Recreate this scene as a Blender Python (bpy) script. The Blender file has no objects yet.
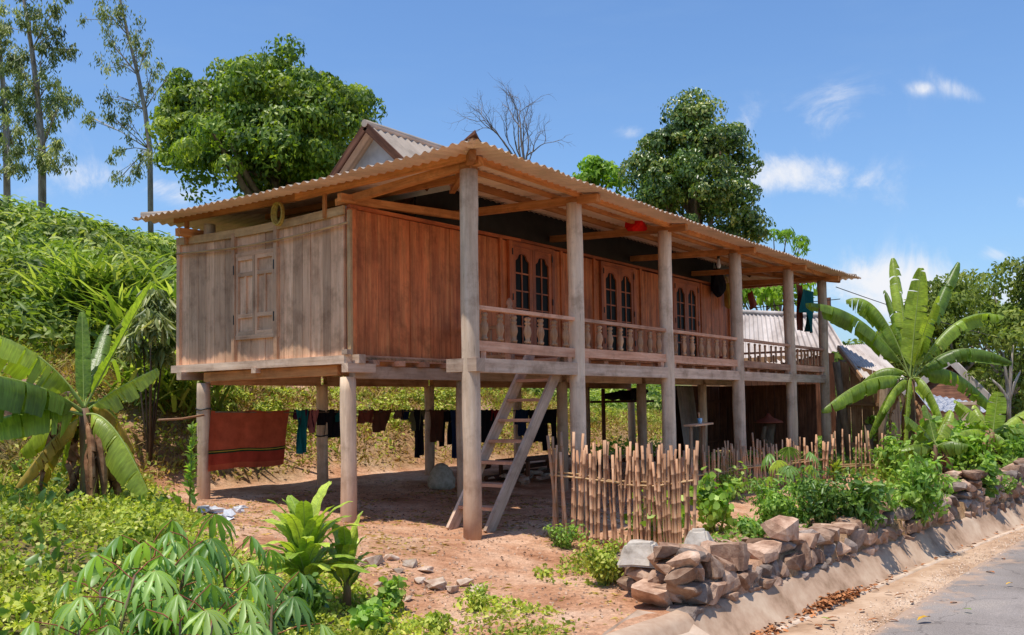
import bpy, bmesh, math, random
import numpy as np
from mathutils import Vector, Matrix, noise as mnoise
random.seed(7); rs = np.random.RandomState(11)
PI = math.pi
sc = bpy.context.scene
col = sc.collection

# ------------------------------------------------------------------ camera
FPX = 923.874
CX, CY = 512.0, 356.0
CAM = np.array([-8.791, -7.001, 1.6])
def _n(v):
    v = np.array(v, float); return v/np.linalg.norm(v)
_X = _n([1184-CX, -(394-CY), -FPX]); _Y = _n([-762-CX, -(424-CY), -FPX])
_Y = _n(_Y-_X*np.dot(_X, _Y)); _Z = np.cross(_X, _Y)
ROT = np.array([_X, _Y, _Z])
cam = bpy.data.cameras.new('camera'); camo = bpy.data.objects.new('camera', cam); col.objects.link(camo)
camo.matrix_world = Matrix([[*ROT[i], CAM[i]] for i in range(3)]+[[0, 0, 0, 1]])
cam.sensor_width = 36; cam.lens = FPX*36/1024; cam.shift_y = 38.5/1024
cam.clip_start = 0.1; cam.clip_end = 6000
sc.camera = camo
def ray(u, v): return ROT @ np.array([u-CX, -(v-CY), -FPX])
def at(u, v, dep): return CAM+ray(u, v)*dep/FPX
def ony(u, v, y): r = ray(u, v); return CAM+r*(y-CAM[1])/r[1]
def onx(u, v, x): r = ray(u, v); return CAM+r*(x-CAM[0])/r[0]

# ------------------------------------------------------------------ terrain height
def sm(t): t = np.clip(t, 0, 1); return t*t*(3-2*t)
_g = rs.rand(64, 64)
def vn(x, y):
    x = np.asarray(x, float); y = np.asarray(y, float)
    xi = np.floor(x).astype(int); yi = np.floor(y).astype(int); fx = sm(x-xi); fy = sm(y-yi)
    a = _g[xi % 64, yi % 64]; b = _g[(xi+1) % 64, yi % 64]; c = _g[xi % 64, (yi+1) % 64]; d = _g[(xi+1) % 64, (yi+1) % 64]
    return (a*(1-fx)+b*fx)*(1-fy)+(c*(1-fx)+d*fx)*fy
def fbm(x, y, o=4):
    s = 0; a = .5
    for i in range(o): s = s+a*vn(x*2**i+i*7.3, y*2**i+i*3.1); a *= .5
    return s
def gtop(x):
    x = np.asarray(x, float); xc = np.clip(x, -2, 9)
    return -3.8-.085*xc-.003*xc*xc+np.where(x > 9, -.139*(x-9), 0)+np.where(x < -2, -.073*(x+2), 0)
def toe(x): return np.clip(6.3+.5*np.minimum(0, x), 3.4, 99)
def hz(x, y):
    x = np.asarray(x, float); y = np.asarray(y, float)
    b = .05*np.clip(y-1, 0, 6)+.12*np.clip(-x, 0, 6)*sm((y+1.5)/4)
    b = b-.14*sm((-y-.1)/1.6)
    s = y-toe(x)
    pr = np.interp(s, [-1, 0, .5, 1.8, 4, 8, 13, 20, 60, 300, 900], [0, 0, .25, 1.25, 2.3, 4.3, 6.5, 7.2, 9, 18, 30])
    fall = 1-.62*sm((x-9)/14)
    b = b+pr*fall*(1+.12*(fbm(x*.25, y*.25)-.5))
    b = b+.3*(fbm(x*.8+9, y*.8, 3)-.45)*sm((s)/2)
    gt = gtop(x)
    gard = sm((x+1.2)/.5)*sm((-2.2-y)/.8)
    b = b+.24*gard
    b = b+.05*(fbm(x*1.3, y*1.3, 4)-.5)+.02*(fbm(x*6, y*6, 3)-.5)
    edge = sm((gt+.5-y)/.5)*(1-sm((x+1.4)/.3))
    b = b*(1-edge)+(-.13)*edge
    cut = sm((gt+.03-y)/.12)
    b = b*(1-cut)+(-.8)*cut
    far = sm((-11-y)/3)
    return b*(1-far)+(-.4+.03*(-11-y).clip(0, 30))*far
def G(u, v):
    r = ray(u, v); r = r/np.linalg.norm(r); t = 3.0
    for i in range(4000):
        p = CAM+r*t
        if p[2] < float(hz(p[0], p[1])): break
        t += .02+.002*t
    return np.array([p[0], p[1], float(hz(p[0], p[1]))])
def onground(p): return np.array([p[0], p[1], float(hz(p[0], p[1]))])

# ------------------------------------------------------------------ tagging
def tag(o, label=None, cat=None, group=None, kind=None):
    if label: o['label'] = label
    if cat: o['category'] = cat
    if group: o['group'] = group
    if kind: o['kind'] = kind
    return o
def empty(name, loc, label, cat, group=None):
    o = bpy.data.objects.new(name, None); col.objects.link(o)
    o.location = Vector([float(a) for a in loc]); o.empty_display_size = .1
    return tag(o, label, cat, group)
def link(name, me, mats, parent=None):
    for m in (mats if isinstance(mats, (list, tuple)) else [mats]): me.materials.append(m)
    o = bpy.data.objects.new(name, me); col.objects.link(o)
    if parent is not None:
        o.parent = parent
        loc = Vector((0, 0, 0)); q = parent
        while q is not None: loc += q.location; q = q.parent
        o.location = -loc if parent.location.length or loc.length else loc
        # children keep world coordinates in their mesh
    return o
def wloc(o):
    loc = Vector((0, 0, 0)); q = o
    while q is not None: loc += q.location; q = q.parent
    return loc

# ------------------------------------------------------------------ mesh builder (world coordinates)
class MB:
    def __init__(s): s.v = []; s.f = []; s.uv = []; s.r = []; s.mi = []; s.sm = []
    def face(s, idx, uvs, r, m=0, smooth=False):
        s.f.append(idx); s.uv.append(uvs); s.r.append(r); s.mi.append(m); s.sm.append(smooth)
    def hexa(s, c8, uax=2, m=0, r=None, L=None):
        """c8: corner list (x0y0z0,x1y0z0,x1y1z0,x0y1z0, top same)"""
        r = random.random() if r is None else r
        b = len(s.v); s.v += [tuple(map(float, c)) for c in c8]
        P = [np.array(c, float) for c in c8]
        axs = [np.linalg.norm(P[1]-P[0]), np.linalg.norm(P[3]-P[0]), np.linalg.norm(P[4]-P[0])]
        loc = [(0,0,0),(1,0,0),(1,1,0),(0,1,0),(0,0,1),(1,0,1),(1,1,1),(0,1,1)]
        ou, ov = random.random()*20, random.random()*20
        for q in ((0,3,2,1),(4,5,6,7),(0,1,5,4),(1,2,6,5),(2,3,7,6),(3,0,4,7)):
            uv = []
            for k in q:
                l = [loc[k][i]*axs[i] for i in range(3)]
                u = l[uax]; vv = sum(l[i]*(1.0 if i != uax else 0) for i in range(3))
                uv.append((u+ou, vv+ov))
            s.face([b+k for k in q], uv, r, m)
    def box(s, a, c, uax=None, m=0, r=None):
        x0, y0, z0 = a; x1, y1, z1 = c
        if uax is None: d = [abs(x1-x0), abs(y1-y0), abs(z1-z0)]; uax = d.index(max(d))
        s.hexa([(x0,y0,z0),(x1,y0,z0),(x1,y1,z0),(x0,y1,z0),(x0,y0,z1),(x1,y0,z1),(x1,y1,z1),(x0,y1,z1)], uax, m, r)
    def bar(s, A, B, w, h, up=(0, 0, 1), m=0, r=None):
        A = np.array(A, float); B = np.array(B, float); t = _n(B-A)
        sd = np.cross(t, up)
        if np.linalg.norm(sd) < 1e-4: sd = np.cross(t, (0, 1, 0))
        sd = _n(sd)*w/2; u = _n(np.cross(sd, t))*h/2
        s.hexa([A-sd-u, A+sd-u, A+sd+u, A-sd+u, B-sd-u, B+sd-u, B+sd+u, B-sd+u], 2, m, r)
    def tube(s, pts, rad, n=8, m=0, r=None, cap=True, smooth=True):
        pts = [np.array(p, float) for p in pts]; k = len(pts)
        for i in range(1, k):
            if np.linalg.norm(pts[i]-pts[i-1]) < 1e-5: pts[i] = pts[i]+np.array([0, 0, 2e-4])
        rad = [rad]*k if not hasattr(rad, '__len__') else rad
        r = random.random() if r is None else r
        b = len(s.v); ref = np.array([0, 0, 1.0]); L = 0; Ls = []
        ou = random.random()*20
        prev = None
        for i in range(k):
            t = _n(pts[min(i+1, k-1)]-pts[max(i-1, 0)])
            if prev is None:
                a = np.cross(t, (0, 0, 1.0));
                if np.linalg.norm(a) < .2: a = np.cross(t, (1.0, 0, 0))
            else: a = prev-t*np.dot(prev, t)
            a = _n(a); c = np.cross(t, a); prev = a
            if i: L += np.linalg.norm(pts[i]-pts[i-1])
            Ls.append(L)
            for j in range(n):
                th = 2*PI*j/n
                s.v.append(tuple(pts[i]+rad[i]*(a*math.cos(th)+c*math.sin(th))))
        pr = 2*PI*max(rad)
        for i in range(k-1):
            for j in range(n):
                j2 = (j+1) % n
                s.face([b+i*n+j, b+i*n+j2, b+(i+1)*n+j2, b+(i+1)*n+j],
                       [(Ls[i]+ou, pr*j/n), (Ls[i]+ou, pr*(j+1)/n), (Ls[i+1]+ou, pr*(j+1)/n), (Ls[i+1]+ou, pr*j/n)], r, m, smooth)
        if cap:
            s.face([b+j for j in range(n)][::-1], [(ou, 0)]*n, r, m); s.face([b+(k-1)*n+j for j in range(n)], [(ou, 0)]*n, r, m)
    def lathe(s, c, prof, n=10, m=0, r=None):
        s.tube([(c[0], c[1], c[2]+z) for _, z in prof], [q for q, _ in prof], n, m, r)
    def poly(s, pts, m=0, r=None, uvs=None):
        r = random.random() if r is None else r
        b = len(s.v); s.v += [tuple(map(float, p)) for p in pts]
        s.face(list(range(b, b+len(pts))), uvs or [(p[0]+p[1], p[2]) for p in pts], r, m)
    def rock(s, c, d, m=0, r=None, n=16, rot=None):
        r = random.random() if r is None else r
        bm = bmesh.new()
        R = Matrix.Rotation(random.uniform(-.25, .25) if rot is None else rot, 3, 'Z') @ Matrix.Rotation(random.uniform(-.15, .15), 3, 'X')
        for i in range(n):
            v = Vector([random.uniform(-1, 1) for _ in range(3)])
            mx = max(abs(a) for a in v) or 1
            v = v/mx; v = v*(.95 if n < 22 else .8)+v.normalized()*.16
            v = R @ Vector((v.x*d[0]/2, v.y*d[1]/2, v.z*d[2]/2))
            bm.verts.new(v+Vector([float(a) for a in c]))
        res = bmesh.ops.convex_hull(bm, input=bm.verts)
        bmesh.ops.delete(bm, geom=[g for g in res['geom_interior'] if isinstance(g, bmesh.types.BMVert)], context='VERTS')
        bmesh.ops.dissolve_limit(bm, angle_limit=.25, verts=bm.verts, edges=bm.edges)
        bmesh.ops.triangulate(bm, faces=bm.faces[:]); bmesh.ops.subdivide_edges(bm, edges=bm.edges[:], cuts=1, use_grid_fill=True)
        cc_ = Vector([float(a) for a in c]); sc0 = 4.0/max(d)
        for v in bm.verts:
            q = v.co*sc0; dv = v.co-cc_; v.co = cc_+dv*(1-.05+.22*(mnoise.noise(q)))*1.0
        if max(d) > .25: bmesh.ops.smooth_vert(bm, verts=bm.verts[:], factor=.25, use_axis_x=True, use_axis_y=True, use_axis_z=True)
        if False: bmesh.ops.bevel(bm, geom=bm.edges[:], offset=min(d)*.03, segments=1, affect='EDGES')
        bm.verts.ensure_lookup_table(); bm.verts.index_update()
        b = len(s.v); s.v += [tuple(v.co) for v in bm.verts]
        for f in bm.faces:
            s.face([b+v.index for v in f.verts], [(v.co.x+v.co.y*.3, v.co.z+v.co.y*.5) for v in f.verts], r, m)
        bm.free()
    def build(s, name, mats, parent=None):
        me = bpy.data.meshes.new(name)
        off = wloc(parent) if parent is not None else Vector((0, 0, 0))
        me.from_pydata(s.v, [], s.f)
        uvl = me.uv_layers.new(name='UVMap')
        flat = [c for f in s.uv for uv in f for c in uv]; uvl.data.foreach_set('uv', flat)
        at_ = me.attributes.new('rnd', 'FLOAT', 'FACE'); at_.data.foreach_set('value', [float(a) for a in s.r])
        me.polygons.foreach_set('material_index', s.mi); me.polygons.foreach_set('use_smooth', s.sm)
        me.update()
        o = link(name, me, mats, parent)
        return o
def recenter(o):
    """move a top-level mesh's origin to its base"""
    me = o.data; n = len(me.vertices); a = np.empty(n*3); me.vertices.foreach_get('co', a); a = a.reshape(-1, 3)
    c = np.array([a[:, 0].mean(), a[:, 1].mean(), a[:, 2].min()]); a -= c
    me.vertices.foreach_set('co', a.ravel()); me.update(); o.location = Vector(c.tolist()); return o

# ------------------------------------------------------------------ bulk leaves
T_DIA = (np.array([(0,0,0),(.45,-.5,.06),(1,0,-.1),(.45,.5,.06)]), [(0,1,2),(0,2,3)])
T_LAN = (np.array([(0,0,0),(.3,-.5,.07),(.3,.5,.07),(.7,-.38,-.02),(.7,.38,-.02),(1,0,-.22),(.35,0,0),(.7,0,-.08)]),
         [(0,1,6),(0,6,2),(1,3,7),(1,7,6),(6,7,4),(6,4,2),(3,5,7),(7,5,4)])
T_RND = (np.array([(0,0,0),(.15,-.38,.05),(.6,-.5,.08),(1,0,-.05),(.6,.5,.08),(.15,.38,.05),(.5,0,0)]),
         [(0,1,6),(1,2,6),(2,3,6),(3,4,6),(4,5,6),(5,0,6)])
T_BLADE = (np.array([(0,-.5,0),(0,.5,0),(.5,-.42,.12),(.5,.42,.12),(1,0,-.12)]), [(0,2,1),(1,2,3),(2,4,3)])
def norm(a): return a/np.maximum(np.linalg.norm(a, axis=1, keepdims=True), 1e-9)
def leafmesh(name, P, A, N, L, Wd, T, mat, rnd=None, parent=None):
    n = len(P); A = norm(A); B = norm(np.cross(N, A)); N = np.cross(A, B)
    L = np.broadcast_to(L, (n,)); Wd = np.broadcast_to(Wd, (n,))
    t, fc = T; k = len(t)
    off = np.array(wloc(parent)) if parent is not None else np.zeros(3)
    V = P[:, None, :]+A[:, None, :]*(t[None, :, 0, None]*L[:, None, None])+B[:, None, :]*(t[None, :, 1, None]*Wd[:, None, None])+N[:, None, :]*(t[None, :, 2, None]*L[:, None, None])
    V = V.reshape(-1, 3)
    fc = np.array(fc); m = len(fc)
    F = (np.arange(n)[:, None, None]*k+fc[None]).reshape(-1, 3)
    me = bpy.data.meshes.new(name)
    me.vertices.add(len(V)); me.vertices.foreach_set('co', V.ravel())
    me.loops.add(F.size); me.loops.foreach_set('vertex_index', F.ravel().astype(np.int32))
    me.polygons.add(len(F)); me.polygons.foreach_set('loop_start', (np.arange(len(F))*3).astype(np.int32))
    me.update(calc_edges=True)
    if rnd is None: rnd = rs.rand(n)
    a = me.attributes.new('rnd', 'FLOAT', 'FACE'); a.data.foreach_set('value', np.repeat(rnd, m).astype(np.float32))
    o = link(name, me, mat, parent)
    return o
def runit(n): return norm(rs.normal(size=(n, 3)))
def clumps(cs, per, jit=.35, up=.25, shell=(.7, 1.05)):
    """cs: list of (center, radii); leaves over each clump; returns P,N,A"""
    P = []; N = []
    for c, r in cs:
        r = np.array(r, float)*np.ones(3)
        d = runit(per); d[:, 2] = np.abs(d[:, 2])*np.where(rs.rand(per) < .28, -1, 1)
        q = rs.uniform(shell[0], shell[1], (per, 1))
        P.append(np.array(c)+d*q*r); N.append(d+up*np.array([0, 0, 1.0]))
    P = np.concatenate(P); N = norm(norm(np.concatenate(N))+jit*runit(len(P)))
    A = np.cross(N, runit(len(P))); A[:, 2] -= .35; return P, N, norm(A)

# ------------------------------------------------------------------ materials
def new(name):
    m = bpy.data.materials.new(name); m.use_nodes = True; nt = m.node_tree; nt.nodes.clear(); return m, nt
def nd(nt, t, **k):
    n = nt.nodes.new(t)
    for a, b in k.items():
        if a.startswith('i_'):
            n.inputs[a[2:].replace('_', ' ')].default_value = b
        else: setattr(n, a, b)
    return n
def ramp(nt, stops):
    n = nt.nodes.new('ShaderNodeValToRGB'); e = n.color_ramp.elements
    while len(e) < len(stops): e.new(.5)
    for q, (p, c) in zip(e, stops): q.position = p; q.color = (*c, 1)
    return n
def mixc(nt, mode='MIX'):
    n = nt.nodes.new('ShaderNodeMix'); n.data_type = 'RGBA'; n.blend_type = mode; return n
def attr(nt, name='rnd'): return nd(nt, 'ShaderNodeAttribute', attribute_name=name)
def noise(nt, vec, scale, detail=4, rough=.6):
    n = nt.nodes.new('ShaderNodeTexNoise'); n.inputs['Scale'].default_value = scale; n.inputs['Detail'].default_value = detail
    n.inputs['Roughness'].default_value = rough
    if vec is not None: nt.links.new(vec, n.inputs['Vector'])
    return n
def wpos(nt): return nt.nodes.new('ShaderNodeNewGeometry').outputs['Position']
def wood(name, c1, c2, c3, rough=.75, gr=1.0, dirt=None, spec=.25, contrast=1.0, tone=.3):
    """grain along U; per-board tone from rnd"""
    m, nt = new(name); lk = nt.links.new
    uv = nd(nt, 'ShaderNodeUVMap', uv_map='UVMap'); mp = nd(nt, 'ShaderNodeMapping'); mp.inputs['Scale'].default_value = (.8*gr, 13*gr, 1)
    lk(uv.outputs[0], mp.inputs[0])
    a = noise(nt, mp.outputs[0], 1.6, 6, .65)
    mp2 = nd(nt, 'ShaderNodeMapping'); mp2.inputs['Scale'].default_value = (.7, 3.0, 1); lk(uv.outputs[0], mp2.inputs[0])
    b = noise(nt, mp2.outputs[0], 1.3, 5, .7)
    r = ramp(nt, [(.28, c1), (.52, c2), (.75, c3)]); lk(a.outputs[0], r.inputs[0])
    mul = mixc(nt, 'MULTIPLY'); mul.inputs[0].default_value = 1
    rb = ramp(nt, [(.25, (.45*contrast, .43*contrast, .42*contrast)), (.6, (1.0, 1.0, 1.0)), (.8, (1.25, 1.2, 1.15))]); lk(b.outputs[0], rb.inputs[0])
    lk(r.outputs[0], mul.inputs[6]); lk(rb.outputs[0], mul.inputs[7])
    mp3 = nd(nt, 'ShaderNodeMapping'); mp3.inputs['Scale'].default_value = (.9, 42*gr, 1); lk(uv.outputs[0], mp3.inputs[0])
    ck = noise(nt, mp3.outputs[0], 1.5, 4, .7); rk = ramp(nt, [(.3, (.38, .34, .32)), (.36, (1, 1, 1))]); lk(ck.outputs[0], rk.inputs[0])
    mk_ = mixc(nt, 'MULTIPLY'); mk_.inputs[0].default_value = .8; lk(mul.outputs[2], mk_.inputs[6]); lk(rk.outputs[0], mk_.inputs[7])
    st = noise(nt, wpos(nt), 2.3, 6, .7); rs_ = ramp(nt, [(.33, (.55, .5, .46)), (.5, (1, 1, 1)), (.72, (1.12, 1.1, 1.06))]); lk(st.outputs[0], rs_.inputs[0])
    ms_ = mixc(nt, 'MULTIPLY'); ms_.inputs[0].default_value = .75; lk(mk_.outputs[2], ms_.inputs[6]); lk(rs_.outputs[0], ms_.inputs[7])
    hs = nd(nt, 'ShaderNodeHueSaturation'); lk(ms_.outputs[2], hs.inputs['Color'])
    at_ = attr(nt); mr = nd(nt, 'ShaderNodeMapRange'); mr.inputs['To Min'].default_value = 1-tone; mr.inputs['To Max'].default_value = 1+tone*.85
    lk(at_.outputs['Fac'], mr.inputs[0]); lk(mr.outputs[0], hs.inputs['Value'])
    colr = hs.outputs[0]
    if dirt:
        g = nt.nodes.new('ShaderNodeSeparateXYZ'); lk(wpos(nt), g.inputs[0])
        mr2 = nd(nt, 'ShaderNodeMapRange'); mr2.inputs['From Min'].default_value = dirt[1]; mr2.inputs['From Max'].default_value = dirt[2]
        mr2.inputs['To Min'].default_value = dirt[3]; mr2.inputs['To Max'].default_value = 0
        lk(g.outputs[2], mr2.inputs[0]); mx = mixc(nt); lk(mr2.outputs[0], mx.inputs[0]); lk(colr, mx.inputs[6]); mx.inputs[7].default_value = (*dirt[0], 1)
        colr = mx.outputs[2]
    p = nd(nt, 'ShaderNodeBsdfPrincipled'); p.inputs['Roughness'].default_value = rough; p.inputs['Specular IOR Level'].default_value = spec
    lk(colr, p.inputs['Base Color'])
    bp = nd(nt, 'ShaderNodeBump'); bp.inputs['Strength'].default_value = .35; bp.inputs['Distance'].default_value = .01
    lk(a.outputs[0], bp.inputs['Height']); lk(bp.outputs[0], p.inputs['Normal'])
    o = nd(nt, 'ShaderNodeOutputMaterial'); lk(p.outputs[0], o.inputs[0]); return m
def leafm(name, cs, trans=.35, rough=.5, spec=.3, nscale=.6, shade=.5, tcol=1.6, vein=False):
    """leaf colours by rnd, with larger clump variation"""
    m, nt = new(name); lk = nt.links.new
    cs = [(min(.8, c[0]*1.75+.012), min(.8, c[1]*1.55+.012), c[2]*1.5+.004) for c in cs]
    at_ = attr(nt); r = ramp(nt, [(i/(len(cs)-1)*.96+.02, c) for i, c in enumerate(cs)]); lk(at_.outputs['Fac'], r.inputs[0])
    n = noise(nt, wpos(nt), nscale, 3); rb = ramp(nt, [(.3, (1-shade,)*3), (.65, (1.15,)*3)]); lk(n.outputs[0], rb.inputs[0])
    mu = mixc(nt, 'MULTIPLY'); mu.inputs[0].default_value = 1; lk(r.outputs[0], mu.inputs[6]); lk(rb.outputs[0], mu.inputs[7])
    p = nd(nt, 'ShaderNodeBsdfPrincipled'); p.inputs['Roughness'].default_value = rough; p.inputs['Specular IOR Level'].default_value = spec
    if vein:
        uv = nd(nt, 'ShaderNodeUVMap', uv_map='UVMap'); mp = nd(nt, 'ShaderNodeMapping'); mp.inputs['Scale'].default_value = (40, 2.0, 1); lk(uv.outputs[0], mp.inputs[0])
        vn_ = noise(nt, mp.outputs[0], 1.0, 3); rv = ramp(nt, [(.3, (.7,)*3), (.7, (1.3,)*3)]); lk(vn_.outputs[0], rv.inputs[0])
        m2 = mixc(nt, 'MULTIPLY'); m2.inputs[0].default_value = 1; lk(mu.outputs[2], m2.inputs[6]); lk(rv.outputs[0], m2.inputs[7]); mu = m2
        bp = nd(nt, 'ShaderNodeBump'); bp.inputs['Strength'].default_value = .5; bp.inputs['Distance'].default_value = .01; lk(vn_.outputs[0], bp.inputs['Height']); lk(bp.outputs[0], p.inputs['Normal'])
    lk(mu.outputs[2], p.inputs['Base Color'])
    t = nd(nt, 'ShaderNodeBsdfTranslucent')
    tm = mixc(nt, 'MULTIPLY'); tm.inputs[0].default_value = 1; lk(mu.outputs[2], tm.inputs[6]); tm.inputs[7].default_value = (tcol*1.1, tcol*1.15, tcol*.4, 1)
    lk(tm.outputs[2], t.inputs[0])
    mx = nd(nt, 'ShaderNodeMixShader'); mx.inputs[0].default_value = trans; lk(p.outputs[0], mx.inputs[1]); lk(t.outputs[0], mx.inputs[2])
    o = nd(nt, 'ShaderNodeOutputMaterial'); lk(mx.outputs[0], o.inputs[0]); return m
def plain(name, stops, scale=6, rough=.8, spec=.25, rv=.2, bump=.2, stretch=(1, 1, 1), bdist=.01, metal=0, extra=None):
    """noise ramp in world/object space, per-piece tone from rnd"""
    m, nt = new(name); lk = nt.links.new
    mp = nd(nt, 'ShaderNodeMapping'); mp.inputs['Scale'].default_value = stretch; lk(wpos(nt), mp.inputs[0])
    n = noise(nt, mp.outputs[0], scale, 7, .65)
    r = ramp(nt, stops); lk(n.outputs[0], r.inputs[0])
    hs = nd(nt, 'ShaderNodeHueSaturation'); lk(r.outputs[0], hs.inputs['Color'])
    at_ = attr(nt); mr = nd(nt, 'ShaderNodeMapRange'); mr.inputs['To Min'].default_value = 1-rv; mr.inputs['To Max'].default_value = 1+rv
    lk(at_.outputs['Fac'], mr.inputs[0]); lk(mr.outputs[0], hs.inputs['Value'])
    p = nd(nt, 'ShaderNodeBsdfPrincipled'); p.inputs['Roughness'].default_value = rough; p.inputs['Specular IOR Level'].default_value = spec
    p.inputs['Metallic'].default_value = metal
    lk(hs.outputs[0], p.inputs['Base Color'])
    bp = nd(nt, 'ShaderNodeBump'); bp.inputs['Strength'].default_value = bump; bp.inputs['Distance'].default_value = bdist
    lk(n.outputs[0], bp.inputs['Height']); lk(bp.outputs[0], p.inputs['Normal'])
    o = nd(nt, 'ShaderNodeOutputMaterial'); lk(p.outputs[0], o.inputs[0]); return m

M = {}
M['post'] = wood('concrete_post', (.58, .41, .28), (.76, .58, .42), (.86, .7, .54), gr=.6, dirt=((.42, .2, .1), -.1, 1.1, .75), rough=.9, contrast=1.4)
M['greywood'] = wood('weathered_boards', (.56, .31, .18), (.72, .435, .265), (.84, .56, .365), rough=.85, tone=.28, contrast=1.7)
M['beamwood'] = wood('weathered_beam', (.48, .32, .22), (.66, .475, .345), (.8, .62, .48), rough=.85, gr=.8, contrast=1.4)
M['redwood'] = wood('stained_boards', (.54, .12, .035), (.78, .235, .075), (.88, .36, .13), rough=.55, spec=.3, gr=.6, tone=.13)
M['redframe'] = wood('window_wood', (.34, .07, .02), (.54, .14, .04), (.68, .22, .07), rough=.5, spec=.4, gr=.7, contrast=1.6)
M['orange'] = wood('roof_timber', (.4, .145, .045), (.6, .25, .085), (.74, .38, .15), rough=.7, gr=.7, contrast=1.4)
M['sill'] = wood('rail_wood', (.5, .23, .13), (.68, .36, .225), (.8, .52, .36), rough=.7, gr=.8, contrast=1.4)
M['balu'] = wood('turned_wood', (.36, .17, .08), (.55, .3, .16), (.7, .45, .27), rough=.6, gr=.8, contrast=1.4)
M['bamboo'] = wood('dry_bamboo', (.38, .185, .1), (.6, .335, .19), (.76, .5, .32), rough=.55, gr=.5, contrast=1.5)
M['bamboostrip'] = wood('bamboo_strip', (.4, .24, .11), (.56, .36, .18), (.7, .48, .26), rough=.6, gr=.5, contrast=1.6)
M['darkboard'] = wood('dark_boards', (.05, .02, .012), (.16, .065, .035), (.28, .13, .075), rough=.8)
M['tanboard'] = wood('tan_boards', (.26, .13, .06), (.42, .24, .13), (.55, .35, .2), rough=.8)
M['roofsheet'] = plain('fibre_cement_sheet', [(.25, (.5, .4, .3)), (.5, (.72, .61, .48)), (.75, (.82, .72, .6))], 2.2, .9, .15, .1, .1)
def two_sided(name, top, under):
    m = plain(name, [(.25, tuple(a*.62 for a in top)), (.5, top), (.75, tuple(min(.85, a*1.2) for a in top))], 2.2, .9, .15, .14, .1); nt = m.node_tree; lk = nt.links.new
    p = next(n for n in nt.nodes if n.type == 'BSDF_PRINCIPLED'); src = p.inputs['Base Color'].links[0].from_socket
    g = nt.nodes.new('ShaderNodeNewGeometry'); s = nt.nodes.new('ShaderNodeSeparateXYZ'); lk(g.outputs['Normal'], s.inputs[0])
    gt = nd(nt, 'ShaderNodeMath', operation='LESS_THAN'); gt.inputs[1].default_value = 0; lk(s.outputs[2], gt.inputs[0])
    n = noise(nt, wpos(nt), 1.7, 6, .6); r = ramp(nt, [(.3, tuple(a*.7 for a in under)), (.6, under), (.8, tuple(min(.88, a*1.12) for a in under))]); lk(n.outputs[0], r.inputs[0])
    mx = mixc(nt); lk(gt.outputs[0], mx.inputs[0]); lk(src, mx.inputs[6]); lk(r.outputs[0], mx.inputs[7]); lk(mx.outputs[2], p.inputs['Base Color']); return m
M['roofsheet'] = two_sided('weathered_sheet_bounce_underside', (.34, .28, .23), (.82, .6, .46))  # underside: dust tone, brightened and warmed in place of bounced ground light
M['shedroof'] = plain('shed_sheet', [(.3, (.28, .22, .19)), (.5, (.5, .43, .39)), (.7, (.64, .57, .53))], 1.2, .8, .2, .15, .1, stretch=(1, 1, .3))
M['gable'] = plain('gable_sheet', [(.3, (.36, .37, .38)), (.6, (.52, .53, .54))], 3, .8, .2, .1, .1)
M['glass'] = plain('dark_glass', [(.3, (.006, .007, .007)), (.7, (.016, .016, .014))], 2, .35, .05, .2, 0)
M['iron'] = plain('dark_iron', [(.3, (.01, .01, .01)), (.7, (.03, .028, .025))], 6, .5, .5, .2, .1)
M['rope'] = plain('yellow_rope', [(.3, (.3, .22, .04)), (.7, (.55, .42, .12))], 30, .8, .2, .2, .3)
M['stone'] = plain('field_stone', [(.25, (.1, .05, .03)), (.42, (.27, .155, .1)), (.58, (.44, .29, .2)), (.75, (.6, .46, .36))], 5, .9, .2, .38, .9, bdist=.03)
M['stonegrey'] = plain('grey_stone', [(.25, (.1, .07, .055)), (.5, (.25, .19, .155)), (.75, (.42, .34, .28))], 6, .9, .2, .3, .9, bdist=.03)
M['slab2'] = plain('dusty_concrete', [(.3, (.3, .2, .13)), (.5, (.44, .31, .22)), (.7, (.54, .42, .32))], 3, .95, .1, .05, .6)
M['rubble'] = plain('rubble_stone', [(.3, (.3, .16, .1)), (.5, (.5, .36, .26)), (.7, (.66, .55, .44))], 9, .95, .1, .3, .8, bdist=.02)
M['capstone'] = plain('cast_concrete_block', [(.3, (.26, .21, .165)), (.5, (.5, .43, .35)), (.72, (.62, .55, .47))], 9, .95, .15, .1, .5)
M['concrete'] = plain('gutter_concrete', [(.28, (.2, .12, .07)), (.48, (.42, .28, .19)), (.7, (.56, .42, .3))], 2.4, .95, .1, .05, .5)
M['slab'] = plain('path_concrete', [(.3, (.4, .27, .17)), (.5, (.58, .43, .31)), (.7, (.68, .54, .42))], 3, .95, .1, .05, .4)
M['trunk'] = plain('bark', [(.3, (.09, .06, .04)), (.6, (.22, .16, .11))], 8, .9, .1, .2, .6, stretch=(1, 1, .3))
M['palebark'] = plain('pale_bark', [(.35, (.2, .16, .12)), (.65, (.46, .4, .33))], 5, .9, .1, .2, .4, stretch=(1, 1, .3))
M['twig'] = plain('grey_twig', [(.3, (.13, .11, .1)), (.7, (.28, .24, .22))], 5, .9, .1, .2, .4)
M['greenstem'] = plain('green_stem', [(.3, (.1, .14, .02)), (.7, (.25, .32, .07))], 8, .5, .3, .2, .2)
M['bananastem'] = plain('banana_stem', [(.3, (.05, .025, .015)), (.52, (.17, .09, .045)), (.7, (.26, .24, .07))], 5, .6, .3, .2, .4, stretch=(1, 1, .35))
M['brownleaf'] = plain('dead_leaf', [(.25, (.08, .035, .018)), (.5, (.24, .12, .06)), (.75, (.42, .26, .15))], 9, .8, .1, .3, .5)
M['litter'] = plain('leaf_litter', [(.3, (.2, .06, .02)), (.6, (.4, .17, .07))], 9, .8, .1, .5, .3)
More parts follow.
